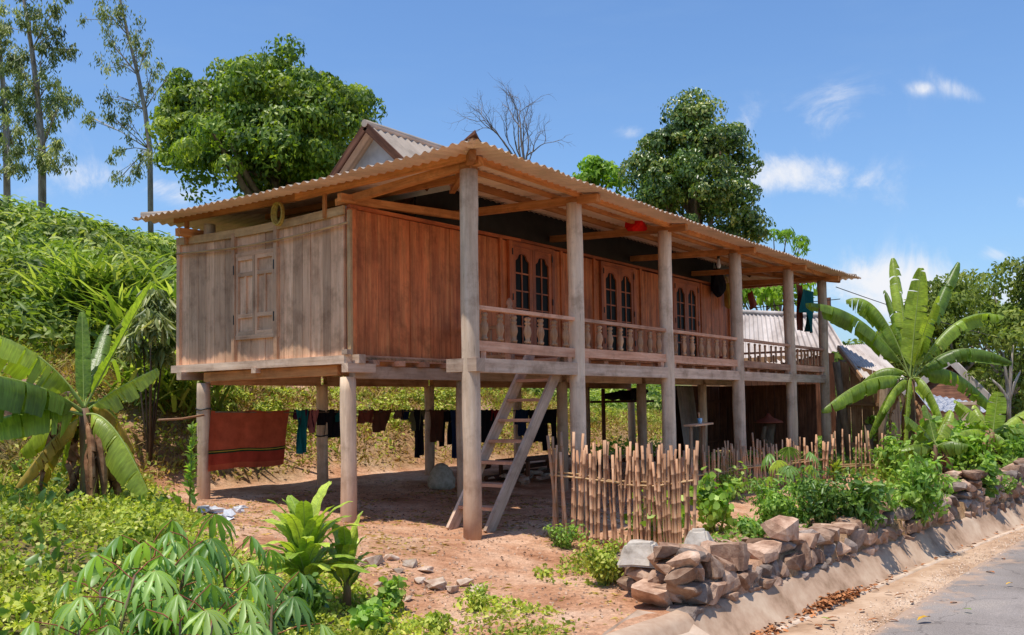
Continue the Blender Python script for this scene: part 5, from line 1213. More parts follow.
# ---- long blade leaves (banana, ginger-like plants)
def blade(name, parent, P0, P1, P2, W_, mats, tear=.3, fold=.25, droop=.25, petiole=.14, segs=40, rng=random, nb=3, tipw=.0, tilt=0.0):
    P0, P1, P2 = [np.array(p, float) for p in (P0, P1, P2)]
    ts = np.linspace(0, 1, segs+1); sp = [(1-t)**2*P0+2*t*(1-t)*P1+t*t*P2 for t in ts]
    L = sum(np.linalg.norm(sp[i+1]-sp[i]) for i in range(segs)); mb = MB(); rr = rng.random()
    tg = [_n(sp[min(i+1, segs)]-sp[max(i-1, 0)]) for i in range(segs+1)]
    side = []
    for t in tg:
        s = np.cross(t, (0, 0, 1.0)); s = s if np.linalg.norm(s) > .25 else np.cross(t, _n(CAM-P0))*.6+s; side.append(_n(s))
    for i in range(1, segs+1): side[i] = _n(side[i]*.5+side[i-1]*.5)
    def wd(t):
        q = (t-petiole)/(1-petiole)
        if q <= 0: return 0
        return W_*.5*min(1, (q/.14)**.6)*(max(0, 1-((q-.55)/.47)**2)**.55 if q > .55 else 1)
    for sgn in (-1, 1):
        i = 0; off = rng.uniform(-.1, .1)
        while i < segs:
            seglen = rng.randint(1, 4) if rng.random() < tear else rng.randint(5, 12)
            j = min(segs, i+seglen); dr = droop+rng.gauss(0, .5)*min(1, tear*1.6)+off; sc_ = 1-rng.random()*.12*tear; gap = .5 if tear > .05 else 0
            b = len(mb.v); rows = 0
            for k in range(i, j+1):
                t = ts[k]
                if k == i and k > 0: t = ts[k]+gap/segs*.8
                if k == j and k < segs: t = ts[k]-gap/segs*.8
                w_ = wd(t)*sc_; kk = k; up = _n(np.cross(side[kk], tg[kk])); 
                if up[2] < 0: up = -up
                c = (1-t)**2*P0+2*t*(1-t)*P1+t*t*P2; c0 = c; ctr = (1-ts[k])**2*P0+2*ts[k]*(1-ts[k])*P1+ts[k]**2*P2
                for m_ in range(nb+1):
                    s = m_/nb; a = fold-s*(droop*.6+dr)*1.3+tilt*sgn
                    base_ = ctr*(1-s)+c0*s
                    q = base_+side[kk]*sgn*w_*s*math.cos(a*.8)+up*w_*s*math.sin(a)+np.array([0, 0, -1])*w_*s*s*max(0, dr)*.7+tg[kk]*w_*s*.25
                    q = q+up*.006*math.sin(k*2.1+rr*9)*s
                    mb.v.append(tuple(q))
                rows += 1
            for k in range(rows-1):
                for m_ in range(nb):
                    a = b+k*(nb+1)+m_; f = [a, a+1, a+nb+2, a+nb+1]
                    mb.face(f if sgn > 0 else f[::-1], [(ts[min(i+k, segs)]*L, m_/nb), (ts[min(i+k, segs)]*L, (m_+1)/nb), (ts[min(i+k+1, segs)]*L, (m_+1)/nb), (ts[min(i+k+1, segs)]*L, m_/nb)], min(1, max(0, rr+rng.uniform(-.12, .12))), 0, True)
            i = j
    rad = [max(.003, W_*.045*(1-.85*t)) for t in ts]
    mb.tube([s-np.array([0, 0, W_*.012]) for s in sp], rad, 6, m=1)
    return mb.build(name, mats, parent)
BM = [M['lf_ban'], M['rib']]; BO = [M['lf_banold'], M['rib']]; BB = [M['brownleaf'], M['brownleaf']]; GM = [M['lf_ging'], M['rib']]
def banana(label, base, crown_uv, dep, leaves, r=.12, skirt=12, seed=1, group=None, bmat=None):
    rng = random.Random(seed); base = np.array(base, float); B = empty('banana_plant', base, label, 'banana plant', group)
    cr = at(*crown_uv, dep); mb = MB()
    pts = [base-[0, 0, .1], base*.6+cr*.4+[.02, 0, 0], cr]; mb.tube([pts[0], pts[0]*.5+pts[1]*.5, pts[1], (pts[1]+pts[2])/2, pts[2]], [r*1.25, r*1.1, r*.95, r*.8, r*.55], 14)
    for k in range(5):  # wrapped sheaths
        a = rng.random()*6.28; q0 = base+(cr-base)*rng.uniform(0, .5); q1 = base+(cr-base)*rng.uniform(.8, 1.05)
        mb.tube([q0+[r*.7*math.cos(a), r*.7*math.sin(a), 0], (q0+q1)/2+[r*.75*math.cos(a), r*.75*math.sin(a), 0], q1+[r*.3*math.cos(a), r*.3*math.sin(a), 0]], [r*.45, r*.42, r*.25], 7)
    mb.build('stem', bmat or M['bananastem'], B)
    for (u, v, dd, arch, W_, tear, kind, droop) in leaves:
        tip = at(u, v, dep+dd); o = cr+np.array([rng.uniform(-.03, .03), rng.uniform(-.03, .03), rng.uniform(-.12, .02)])
        L = np.linalg.norm(tip-o); mid = o+(tip-o)*.42+np.array([0, 0, arch*L])
        blade('leaf', B, o, mid, tip, W_, {'g': BM, 'o': BO, 'b': BB}[kind], tear, droop=droop, rng=rng)
    for k in range(skirt):
        a = rng.random()*6.28; z = rng.uniform(.35, .95); o = base+(cr-base)*z+np.array([r*math.cos(a), r*math.sin(a), 0])
        L = rng.uniform(.6, 1.1)*min(1, (o[2]-base[2])/.8); tip = o+np.array([math.cos(a)*L*.38, math.sin(a)*L*.38, -L*.95]); mid = o+np.array([math.cos(a)*L*.4, math.sin(a)*L*.4, .02])
        blade('dry_leaf', B, o, mid, tip, rng.uniform(.18, .32), BB, .8, droop=1.2, rng=rng, petiole=.05, segs=14)
    return B
gb = G(90, 508); gd = np.dot(gb-CAM, -(_n(np.cross(ROT[:, 0], ROT[:, 1]))*-1)) if False else None
def depth_of(p): return float(-(np.array(p)-CAM) @ ROT[:, 2]) if False else float(-((ROT.T @ (np.array(p)-CAM))[2]))
dL = depth_of(gb)
print('banana depth', dL, gb, 'height crown', at(82, 405, dL))
banana('banana plant at the left with broad paddle leaves and a skirt of dead brown leaves', gb, (84, 408), dL,
    [(-45, 330, -.9, .34, .60, .35, 'g', .55), (-40, 372, -1.3, .16, .58, .3, 'g', .7), (-35, 432, -1.0, .22, .5, .3, 'g', .5), (152, 283, .2, .02, .42, .05, 'g', .1), (82, 312, .3, .02, .17, .05, 'g', .1), (108, 325, .9, .05, .2, .1, 'g', .2),
     (157, 368, .3, .08, .34, .4, 'g', .5), (30, 505, .1, .35, .2, .6, 'o', .8), (135, 452, .6, .5, .25, .7, 'o', 1.0), (20, 452, .6, .25, .32, .4, 'g', .7), (12, 492, -.3, .22, .2, .8, 'o', .9), (62, 470, .5, .35, .3, .5, 'g', 1.0), (150, 497, -.3, .42, .42, .2, 'g', .7), (40, 415, 1.2, .2, .3, .5, 'o', .6), (118, 420, 1.0, .25, .26, .4, 'g', .8)], r=.1, skirt=8, seed=4)
gb2 = G(907, 476); d2 = depth_of(gb2); print('banana2', d2, gb2)
banana('tall banana plant right of the house with large torn leaves spread all round', gb2, (911, 378), d2,
    [(806, 303, -.5, .34, .45, .5, 'g', .8), (846, 300, .5, .62, .5, .7, 'g', 1.0), (893, 258, 1.0, .20, .38, .5, 'g', .7), (921, 268, -.1, .04, .5, .15, 'g', .2), (958, 262, .8, .16, .36, .6, 'g', .7), (1003, 316, .3, .46, .38, .75, 'g', .8), (1012, 362, -.5, .50, .38, .6, 'g', 1.0),
     (822, 410, -.9, .24, .4, .4, 'g', .9), (846, 402, .4, .62, .42, .45, 'g', 1.1), (952, 446, -1.0, .62, .42, .7, 'g', 1.1), (998, 412, .6, .42, .42, .6, 'g', 1.1), (868, 438, .3, .45, .3, .5, 'g', .9), (938, 296, -.6, .16, .3, .3, 'g', .3), (882, 412, -1.0, .3, .26, .3, 'g', .8), (905, 465, -.6, .6, .3, .8, 'g', 1.1), (885, 290, .9, .25, .3, .6, 'g', .7)], r=.15, skirt=6, seed=8)
gb3 = G(990, 470); d3 = depth_of(gb3)
banana('smaller banana plant near the right edge beside the stone wall', gb3, (992, 432), d3,
    [(998, 392, 0, .05, .4, .1, 'g', .2), (1040, 405, .3, .1, .4, .4, 'g', .4), (1045, 432, 0, .15, .42, .4, 'g', .5), (955, 400, .2, .2, .4, .5, 'g', .6), (948, 440, -.3, .3, .35, .4, 'g', .8), (1020, 462, -.4, .35, .35, .3, 'g', .8), (975, 405, .5, .1, .3, .2, 'g', .3)], r=.09, skirt=3, seed=10)
gb4 = G(935, 478); d4 = depth_of(gb4)
banana('young banana plant squeezed between the tall banana and the stone wall', gb4, (935, 445), d4,
    [(905, 415, 0, .1, .35, .3, 'g', .4), (968, 445, -.3, .35, .32, .5, 'g', .8), (950, 410, .2, .1, .3, .3, 'g', .4), (900, 450, -.2, .3, .3, .4, 'g', .8), (925, 405, .2, .05, .3, .2, 'g', .3)], r=.07, skirt=2, seed=12)
# broad-leaved rosette plants in the foreground
def rosette(label, base_uv, n, L, W_, seed, spread=.8, h=.35, group=None, mats=GM, r=.035, name='broad_leaf_plant', cat='plant', stem=True):
    rng = random.Random(seed); base = G(*base_uv); B = empty(name, base, label, cat, group); top = base+np.array([rng.uniform(-.02, .02), 0, h])
    mb = MB(); mb.tube([base-[0, 0, .06], (base+top)/2+[.01, 0, 0], top], [r*1.3, r, r*.7], 9); mb.build('stem', M['greenstem'] if L < .5 else M['bananastem'], B)
    for k in range(n):
        a = k*2.399+rng.uniform(-.3, .3); t = k/n; out = spread*(1-.75*t); d = np.array([math.cos(a), math.sin(a), 0]); o = base+(top-base)*(.35+.65*t)
        l = L*rng.uniform(.8, 1.1)*(.75+.25*t); tip = o+d*l*out*.8+np.array([0, 0, l*(1.0-.55*out)]); mid = o+d*l*.22*out+np.array([0, 0, l*.62])
        blade('leaf', B, o, mid, tip, W_*rng.uniform(.85, 1.1), mats, 0, droop=.12, fold=.35, petiole=.18, segs=14, rng=rng, nb=2)
    return B
rosette('clump of glossy yellow green paddle leaves on a stout brown stem, nearer the path', (306, 613), 36, .8, .135, 3, h=.42, spread=1.3)
rosette('second smaller paddle leaved shoot right of the glossy clump', (346, 612), 14, .6, .11, 6, h=.3, spread=.9)
rosette('low yellow green strap leaved plant between papaya and dark shrub', (836, 482), 16, .45, .09, 7, h=.15, spread=.9)
# ---- cassava: palmate leaves on petioles
def palmate(mbP, c, n, d, size, lobes, rng, out):
    """append lobes: position, axis, normal, length, width"""
    s1 = _n(np.cross(n, d)); 
    for k in range(lobes):
        a = (k-(lobes-1)/2)*(2.55/(lobes-1))*1.15; ax = _n(d*math.cos(a)+s1*math.sin(a)-n*.35); l = size*(1-.26*abs(a)/1.5)
        out.append((c, ax, n, l, l*.185))
T_LOBE = (np.array([(0,0,0),(.25,-.28,.05),(.25,.28,.05),(.25,0,.0),(.6,-.5,0),(.6,.5,0),(.6,0,-.05),(.85,-.25,-.12),(.85,.25,-.12),(.85,0,-.15),(1,0,-.25)]),
          [(0,1,3),(0,3,2),(1,4,6),(1,6,3),(3,6,5),(3,5,2),(4,7,9),(4,9,6),(6,9,8),(6,8,5),(7,10,9),(9,10,8)])
def cassava(name, label, base, tops, size, nleaf, seed, mat='lf_cass', lobes=7, cat='cassava plant', pet=.25, spreadr=.3):
    rng = np.random.RandomState(seed); base = np.array(base, float); B = empty(name, base, label, cat); mb = MB(); out = []; mp = MB()
    for tp in tops:
        tp = np.array(tp, float); mb.tube([base-[0, 0, .05], base*.5+tp*.5+rng.normal(0, .03, 3), tp], [.016, .012, .007], 6)
        for k in range(nleaf):
            z = 1-.8*(k/nleaf)**1.2; o = base+(tp-base)*z; a = k*2.4+rng.uniform(-.4, .4); el_ = .75-.65*k/nleaf+rng.uniform(-.15, .15); l = pet*rng.uniform(.7, 1.15)
            d = np.array([math.cos(a)*math.cos(el_), math.sin(a)*math.cos(el_), math.sin(el_)]); e = o+d*l-np.array([0, 0, l*.1]); mp.tube([o, (o+e)/2+[0, 0, .02], e], [.004, .0035, .003], 4, cap=False)
            dd = _n(np.array([d[0], d[1], -.35-.3*rng.rand()])); n_ = _n(np.array([d[0]*.4, d[1]*.4, 1.0])); palmate(None, e, n_, dd, size*rng.uniform(.8, 1.15), lobes, rng, out)
    mb.build('stem', M['trunk'], B); mp.build('petiole', M['cloth_brick'] if lobes == 7 and name == 'cassava_plant' else M['greenstem'], B)
    P, A, N, L, W2 = [np.array(q) for q in zip(*out)]
    leafmesh('foliage', P, A, N, L, W2, T_LOBE, M[mat], np.repeat(rng.rand(len(P)//lobes), lobes), B); return B
def gx(u, dep, z=None):
    p = at(u, 500, dep); p[2] = float(hz(p[0], p[1])); return p
cass = [(165, 5.9, [(150, 548), (195, 540), (175, 565)], 13, 'cassava plant in the middle of the foreground group, tallest with drooping finger leaves'),
        (110, 5.6, [(100, 590), (135, 575)], 11, 'cassava plant leftmost in the foreground group'),
        (230, 6.1, [(222, 570), (258, 575)], 11, 'cassava plant at the right of the foreground group beside the glossy clump'),
        (190, 5.2, [(180, 622), (215, 615)], 11, 'cassava plant lowest in the foreground, cut by the bottom edge'),
        (275, 5.9, [(272, 605)], 9, 'short cassava plant just left of the glossy clump stem'), (60, 5.3, [(80, 630)], 8, 'low cassava plant cut by the bottom left edge')]
for i, (u, dp, tops, nl, lb) in enumerate(cass):
    cassava('cassava_plant', lb, gx(u, dp), [at(a, b, dp+rs.uniform(-.2, .2)) for a, b in tops], .25, nl, 50+i, pet=.27)
pb = G(790, 512); pd = depth_of(pb)
T_PAP = T_LOBE
cassava('papaya_plant', 'young papaya with pale jagged leaves in front of the far fence', pb, [at(790, 462, pd)], .34, 11, 61, 'lf_cass', 9, 'papaya plant', .42)
# ---- generic shrubs
def shrub(name, label, uv, hpx, wpx, leafL, leafW, n, mat, seed, T=T_DIA, cat='shrub', group=None, stems=6, depth=None, up=.2, base=None, tone=.5):
    rng = np.random.RandomState(seed); base = G(*uv) if base is None else np.array(base, float); dep = depth_of(base); s = dep/FPX; h = hpx*s; w_ = wpx*s/2
    B = empty(name, base, label, cat, group); mb = MB(); cs = []
    for k in range(stems):
        a = rng.rand()*6.28; q = rng.rand()**.5*w_*.75; tp = base+np.array([math.cos(a)*q, math.sin(a)*q*.8, h*rng.uniform(.55, .95)]); mid = base+(tp-base)*.5+rng.normal(0, w_*.08, 3)
        mb.tube([base-[0, 0, .04]+[math.cos(a)*q*.2, math.sin(a)*q*.2, 0], mid, tp], [.012, .009, .004], 5, cap=False)
        for t in (.35, .55, .75, .92):
            c = base+(tp-base)*t+rng.normal(0, w_*.12, 3); cs.append((c, w_*rng.uniform(.22, .42)*np.array([1, 1, .8])))
    mb.build('stem', M['greenstem'], B)
    per = max(4, n//len(cs)); P, N, A = clumps(cs, per, jit=.6, shell=(.3, 1.05)); A[:, 2] += up; A = norm(A)
    P[:, 2] = np.maximum(P[:, 2], hz(P[:, 0], P[:, 1])+.01)
    leafmesh('foliage', P, A, N, rng.uniform(.7, 1.3, len(P))*leafL, rng.uniform(.8, 1.2, len(P))*leafW, T, M[mat], np.clip(rng.normal(tone, .25, len(P)), 0, 1), B); return B
shrub('squash_vine', 'spreading squash vine with round pale leaves at the foot of the near bamboo fence', (655, 545), 42, 95, .11, .11, 520, 'lf_gard', 70, T_RND, 'vine', stems=12, tone=.6)
shrub('squash_vine', 'second patch of round leaved vine right of the near fence end', (715, 532), 58, 70, .1, .1, 420, 'lf_gard', 71, T_RND, 'vine', stems=10, tone=.6)
shrub('bush', 'fine leaved green bush under the papaya', (775, 530), 52, 90, .075, .03, 1500, 'lf_gard', 72, stems=12)
shrub('bush', 'darker fine leaved bush right of the papaya', (825, 528), 60, 90, .08, .032, 1500, 'lf_dkgard', 73, stems=12)
shrub('bush', 'leafy shrub with long dark leaves spilling over the stone wall', (862, 530), 48, 62, .13, .045, 420, 'lf_dkgard', 74, T_LAN, stems=9)
shrub('bush', 'big loose shrub rooted in the stone wall below the tall banana', (918, 528), 66, 84, .1, .04, 1500, 'lf_gard', 75, T_LAN, stems=16)
shrub('bush', 'tall weedy bush directly under the tall banana stem', (893, 485), 48, 50, .13, .06, 700, 'lf_gard', 76, T_LAN, stems=10)
shrub('bush', 'tangle of vines climbing beside the tall banana stem', (940, 472), 52, 70, .15, .12, 700, 'lf_gard', 77, T_RND, stems=12)
shrub('bush', 'low green bush on top of the wall between the banana plants', (965, 470), 40, 70, .13, .07, 800, 'lf_lime', 78, T_LAN, stems=12)
shrub('bush', 'creeper draped over the far stone wall', (988, 505), 50, 22, .12, .08, 260, 'lf_gard', 79, T_RND, stems=6)
shrub('bush', 'green bush at the right photo edge above the wall', (1015, 470), 45, 60, .13, .07, 600, 'lf_gard', 80, T_LAN, stems=10)
shrub('bush', 'leafy bush behind the sparse stick fence left of the tall banana', (885, 470), 60, 50, .14, .07, 500, 'lf_gard', 81, T_LAN, stems=8)
shrub('bush', 'low sprawling weed at the left foot of the near fence', (563, 548), 22, 55, .05, .03, 500, 'lf_gard', 82, stems=9)
shrub('bush', 'round clump of small leaved weeds beside the path and the wall end', (605, 585), 44, 66, .045, .028, 1300, 'lf_grnd', 83, stems=14)
shrub('bush', 'small weed by the rubble in the middle of the path edge', (478, 612), 26, 46, .05, .02, 380, 'lf_grnd', 84, stems=8)
shrub('bush', 'bright leafy weed right of the glossy clump', (395, 612), 34, 40, .085, .05, 170, 'lf_gard', 85, T_RND, stems=7)
shrub('bush', 'pale weed at the bottom edge right of the glossy clump', (440, 634), 22, 40, .05, .025, 260, 'lf_grnd', 86, stems=8)
shrub('bush', 'weeds at the bottom edge below the glossy clump', (372, 636), 30, 60, .08, .05, 300, 'lf_gard', 87, T_RND, stems=9)
shrub('bush', 'dark weeds filling the gap between cassava and glossy clump', (290, 640), 60, 80, .09, .05, 600, 'lf_dkgard', 88, T_RND, stems=10)
shrub('bush', 'weeds behind the cassava leaves', (140, 560), 40, 110, .06, .035, 1200, 'lf_grnd', 89, stems=12)
shrub('bush', 'low yellow weeds in front of the stone wall stones', (730, 500), 30, 60, .08, .05, 400, 'lf_gard', 90, T_RND, stems=8)
# tall thin upright plant beside the left post
p = G(189, 517); dp = depth_of(p); B = empty('slender_plant', p, 'single tall slender plant with small upright leaves in front of the left rear post', 'plant'); mb = MB(); tp = at(193, 424, dp)
mb.tube([p-[0, 0, .05], (p+tp)/2, tp], [.012, .009, .004], 6); mb.build('stem', M['greenstem'], B)
t = rs.uniform(.2, 1, 110); P = p+(tp-p)*t[:, None]; d = runit(110); d[:, 2] = np.abs(d[:, 2])*.9+.25; A = norm(d); N = norm(np.cross(A, runit(110))); leafmesh('foliage', P, A, N, .13*(1.1-.55*t), .04, T_LAN, M['lf_gard'], np.clip(.35+.6*t*rs.rand(110)+.1, 0, 1), B)
# drooping long-leaved shrub against the left wall
def droopy(label, lst, dep, mat, n, L, Wd, seed, name='bush', down=-1.0, cat='bush'):
    rng = np.random.RandomState(seed); b = bigs(lst, dep); base = base_under(b[0][0]); B = empty(name, base, label, cat); sub = subclumps(b, 26, (.18, .35), rng); mb = MB()
    for i in range(10):
        q = sub[rng.randint(len(sub))][0]; mb.tube([base-[0, 0, .1], (base+q)/2+[0, 0, .2], q], [.02, .014, .006], 6)
    mb.build('stem', M['trunk'], B)
    per = max(3, n//len(sub)); P = np.concatenate([c+runit(per)*rng.uniform(.2, 1, (per, 1))*r for c, r in sub]); A = norm(runit(len(P))*.75+np.array([0, 0, down])); N = norm(np.cross(A, runit(len(P))))
    leafmesh('foliage', P, A, N, rng.uniform(.7, 1.2, len(P))*L, Wd, T_LAN, M[mat], np.clip(rng.rand(len(P)), 0, 1), B)
droopy('bush of long drooping grey green leaves beside the left wall of the house', [(150, 330, 22, 24, 0), (160, 308, 20, 18, .3), (165, 348, 14, 18, 0), (140, 350, 14, 14, 0)], 15.5, 'lf_euc', 1100, .32, .06, 91)
# reed / bamboo-like clumps on the slope behind the left eave
def reeds(label, u, v, dep, n, L, Wd, seed, mat='lf_hill', spread=.9, name='reed_clump'):
    rng = np.random.RandomState(seed); c = at(u, v, dep); base = base_under(c); B = empty(name, base, label, 'reeds'); k = n
    a = rng.rand(k)*6.28; o = base+np.stack([rng.normal(0, .5, k), rng.normal(0, .5, k), rng.uniform(0, .9, k)], 1)
    A = norm(np.stack([np.cos(a)*spread, np.sin(a)*spread, rng.uniform(.35, 1.3, k)], 1)); N = norm(np.cross(A, np.stack([-np.sin(a), np.cos(a), np.zeros(k)], 1)));
    T = (np.array([(0,-.3,0),(0,.3,0),(.3,-.5,.05),(.3,.5,.05),(.65,-.4,.0),(.65,.4,.0),(1,0,-.25)]), [(0,2,1),(1,2,3),(2,4,3),(3,4,5),(4,6,5)])
    leafmesh('foliage', o, A, -N*np.sign(N[:, 2:3]+1e-6)*-1, rng.uniform(.6, 1.2, k)*L, rng.uniform(.8, 1.2, k)*Wd, T, M[mat], rng.rand(k), B)
reeds('tall reed clump with long arching blades above the left eave end', 112, 235, 20, 420, 1.5, .09, 92)
reeds('reed clump partly hidden behind the left end of the roof', 150, 255, 19, 380, 1.4, .09, 93)
reeds('reed clump behind the top of the left wall', 172, 262, 17, 300, 1.2, .08, 94)
reeds('low reed clump left of the tall one on the slope', 85, 262, 20, 260, 1.1, .07, 95)
# ------------------------------------------------------------------ uncountable greenery
def in_view(P, m=60):
    v = (P-CAM) @ ROT; z = -v[:, 2]; u = CX+FPX*v[:, 0]/np.maximum(z, .1); w_ = CY-FPX*v[:, 1]/np.maximum(z, .1)
    return (z > 1) & (u > -m*2) & (u < 1024+m) & (w_ > -m) & (w_ < 635+m*1.5)
def scatter(name, xr, yr, n, densf, L, Wd, mat, h=.1, T=T_DIA, flat=.5, seed=1, clump=None, tone=.5, hill=False):
    rng = np.random.RandomState(seed); x = rng.uniform(*xr, n); y = rng.uniform(*yr, n); k = rng.rand(n) < densf(x, y); x, y = x[k], y[k]
    P = np.stack([x, y, hz(x, y)], 1); P = P[in_view(P)]; m = len(P)
    hh = h(P[:, 0], P[:, 1]) if callable(h) else h
    P[:, 2] += rng.rand(m)*hh
    N = norm(np.array([0, 0, 1.0])*flat+runit(m)*.6); A = norm(np.cross(N, runit(m))+np.array([0, 0, .25])); q = rng.uniform(.6, 1.4, m)
    o = leafmesh(name, P, A, N, q*L, q*Wd, T, M[mat], np.clip(rng.normal(tone, .22, m)+.25*(fbm(P[:, 0]*.7, P[:, 1]*.7)-.5), 0, 1)); tag(o, kind='stuff'); return o
leftm = lambda x, y: sm((left_bound(y)+.1-x)/.5)*sm((y-gtop(x)-.3)/.4)*(y < toe(x)+.5)
scatter('ground_cover', (-8.5, 0), (-3.5, 6.5), 150000, lambda x, y: np.clip(leftm(x, y)*(.25+2.6*(fbm(x*1.3, y*1.3)-.27)), 0, 1), .05, .036, 'lf_grnd', lambda x, y: .02+.42*fbm(x*2.6, y*2.6)**2, T_DIA, .5, 101, tone=.55)
scatter('weeds', (-3, 16), (-5.2, -.6), 60000, lambda x, y: np.clip(sm((x+.8)/1.0)*sm((-1.3-y)/1.0)*(y > gtop(x)+.2)*(fbm(x*1.1+4, y*1.1)-.32)*1.5, 0, 1), .06, .035, 'lf_gard', lambda x, y: .02+.14*fbm(x*2.2, y*2.2), T_DIA, .5, 102)
scatter('weeds', (9, 34), (-7, 6), 60000, lambda x, y: np.clip(sm((x-10)/2)*(y > gtop(x)+.25)*(fbm(x*.9, y*.9)-.2)*1.6, 0, 1), .13, .07, 'lf_gard', lambda x, y: .05+.5*fbm(x*1.2, y*1.2), T_DIA, .4, 103)
bankd = lambda x, y, a, b: sm((y-toe(x)-a)/.8)*(1-sm((y-toe(x)-b)/1.5))
scatter('slope_grass', (-7, 26), (3.2, 14), 260000, lambda x, y: np.clip(bankd(x, y, -.1, 5)*(fbm(x*1.3+2, y*1.3)-.24)*1.8, 0, 1), .11, .035, 'lf_dry', lambda x, y: .03+.2*fbm(x*1.7, y*1.7), T_DIA, .2, 104)
scatter('slope_weeds', (-7, 26), (3.2, 16), 300000, lambda x, y: np.clip(bankd(x, y, .0, 9)*(fbm(x*1.0+7, y*1.0)-.36)*2.4*(.4+.6*sm((y-toe(x)-.6)/2.5)), 0, 1), .085, .05, 'lf_grnd', lambda x, y: .05+.45*fbm(x*1.1, y*1.1)**1.4, T_DIA, .4, 105, tone=.45)
scatter('tall_grass', (-8.5, 0), (-3.5, 6.5), 16000, lambda x, y: np.clip(leftm(x, y)*3.2*(fbm(x*1.1+5, y*1.1)-.38), 0, 1), .2, .012, 'lf_grnd', .02, T_BLADE, .0, 121, tone=.45)
scatter('slope_tufts', (-7, 26), (3.2, 14), 95000, lambda x, y: np.clip(bankd(x, y, -.1, 8)*(fbm(x*1.4+9, y*1.4)-.42)*3, 0, 1), .3, .018, 'lf_dry', .02, T_BLADE, -.05, 122, tone=.7)
scatter('dead_stems', (-8, 14), (2.5, 12), 16000, lambda x, y: np.clip((bankd(x, y, -.1, 7)+leftm(x, y)*.4)*(fbm(x*1.2+1, y*1.2)-.38)*2, 0, 1), .35, .014, 'lf_dry', .05, T_BLADE, -.1, 123, tone=.6)
scatter('broad_weeds', (-8.5, 0), (-3.5, 6.5), 9000, lambda x, y: np.clip(leftm(x, y)*3*(fbm(x*.9+3, y*.9)-.42), 0, 1), .12, .06, 'lf_dkgard', .22, T_LAN, .2, 124)
scatter('path_weeds', (-4.4, 1.2), (-3.4, 0), 40000, lambda x, y: np.clip(((np.abs(x-left_bound(y)-.25) < .5)*1.0*(fbm(x*1.7, y*1.7)-.38)*3+(np.hypot((x+.4)/.9, (y+2.1)/.7) < 1)*(fbm(x*2, y*2)-.36)*2.6+(y < -1.9)*(x < -2.2)*(y > gtop(x)+.35)*(fbm(x*2+4, y*2)-.44)*2.4), 0, 1), .045, .03, 'lf_grnd', lambda x, y: .01+.12*fbm(x*2, y*2), T_DIA, .5, 131)
# gravel washed along the road edge
xs_ = rs.uniform(-2, 18, 5000); ys_ = gtop(xs_)-np.array([edge(x) for x in xs_])+rs.normal(.08, .13, 5000); P = np.stack([xs_, ys_, np.full(5000, -.398)], 1); N = norm(np.array([0, 0, 1.0])+.4*runit(5000)); o = leafmesh('gravel', P, np.cross(N, runit(5000)), N, rs.uniform(.008, .03, 5000), rs.uniform(.008, .025, 5000), (np.array([(0,0,0),(.5,-.5,.2),(1,0,0),(.5,.5,.2),(.5,0,.45)]), [(0,1,4),(1,2,4),(2,3,4),(3,0,4)]), M['rubble']); tag(o, kind='stuff')
# bushes of the upper slope: lumpy mass
rng = np.random.RandomState(200); cs = []
for i in range(6500):
    x = rng.uniform(-16, 34); y = rng.uniform(6, 34); s = y-float(toe(x))
    if s < 3.0+1.6*float(fbm(x*.5, y*.5)) or s > 26: continue
    cs.append((np.array([x, y, 0]), rng.uniform(.3, .75), s))
C0_ = np.array([c[0] for c in cs]); C0_[:, 2] = hz(C0_[:, 0], C0_[:, 1]); vis = in_view(C0_, 90); k = 0
cl = [(c+[0, 0, .12*r], r*np.array([1, 1, .62+.25*rng.rand()])) for (c, (_, r, s)), v in zip(zip(C0_, cs), vis) if v]
print('hill clumps', len(cl))
P, N, A = clumps(cl, 95, jit=.7, up=.3, shell=(.6, 1.15)); A[:, 2] += .2; A = norm(A)
tn = np.clip(np.repeat(rng.normal(.5, .24, len(cl)), 95)+rng.normal(0, .18, len(P)), 0, 1)
o = leafmesh('hill_shrubs', P, A, N, rng.uniform(.5, 1.5, len(P))*.25, rng.uniform(.7, 1.3, len(P))*.085, T_LAN, M['lf_hill'], tn); tag(o, kind='stuff')
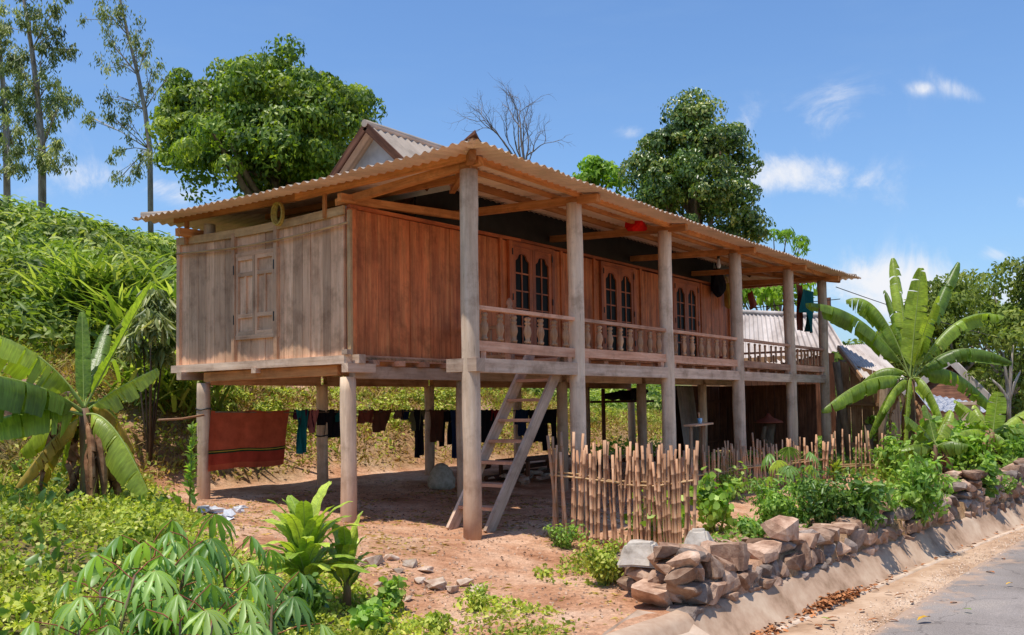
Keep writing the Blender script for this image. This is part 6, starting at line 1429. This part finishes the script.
# greenery on the slope right behind the house (lower, lighter)
cl = []
for i in range(900):
    x = rng.uniform(-5, 26); y = float(toe(x))+rng.uniform(1.2, 5); r = rng.uniform(.12, .4)
    if float(fbm(x*.8+3, y*.8)) < .5: continue
    cl.append((np.array([x, y, float(hz(x, y))+r*.2]), r*np.array([1, 1, .7])))
P, N, A = clumps(cl, 110, jit=.7, shell=(.4, 1.1)); o = leafmesh('slope_bushes', P, A, N, rng.uniform(.6, 1.3, len(P))*.1, .045, T_DIA, M['lf_grnd'], rng.rand(len(P))); tag(o, kind='stuff')
# distant wood closing the right horizon
cl = []
for i in range(420):
    a = rng.uniform(0, 1); u = 740+a*420; dp = rng.uniform(58, 90); c = at(u, 404, dp); c[2] = float(hz(c[0], c[1])); h = rng.uniform(1.0, 3.4); r = rng.uniform(1.2, 2.4); cl.append((c+[0, 0, h*rng.rand()], r*np.array([1, 1, .9])))
P, N, A = clumps(cl, 160, jit=.6, shell=(.6, 1.1)); o = leafmesh('distant_wood', P, A, N, rng.uniform(.6, 1.3, len(P))*.6, .28, T_DIA, M['lf_far'], rng.rand(len(P))); tag(o, kind='stuff')
# plants spilling over the stone wall and weeds in its joints
for k, (u, v, hp, wp, lb_) in enumerate([(800, 528, 26, 50, 'small weed growing out of the top of the near stone wall'), (752, 540, 22, 44, 'low weed between the garden stones above the near wall'), (888, 522, 40, 40, 'leafy weed hanging over the gap between both wall stretches'), (950, 500, 24, 40, 'tuft of weeds on the far stone wall below the young banana'), (1005, 492, 22, 40, 'tuft of weeds on the far stone wall near the photo edge')]):
    shrub('bush', lb_, (u, v), hp, wp, .07, .035, 420, 'lf_gard', 300+k, stems=8)
# straw and twigs on the yard
xs_ = rs.uniform(-4.2, 4, 9000); ys_ = rs.uniform(-3.3, 5.2, 9000); kp = (fbm(xs_*1.2, ys_*1.2) > .47) & (xs_ > left_bound(ys_)-.3) & (ys_ > gtop(xs_)+.15); P = np.stack([xs_, ys_, hz(xs_, ys_)+.006], 1)[kp]
N = norm(np.array([0, 0, 1.0])+.25*runit(len(P))); o = leafmesh('straw', P, np.cross(N, runit(len(P))), N, rs.uniform(.03, .12, len(P)), rs.uniform(.006, .02, len(P)), T_DIA, M['lf_dry']); tag(o, kind='stuff')
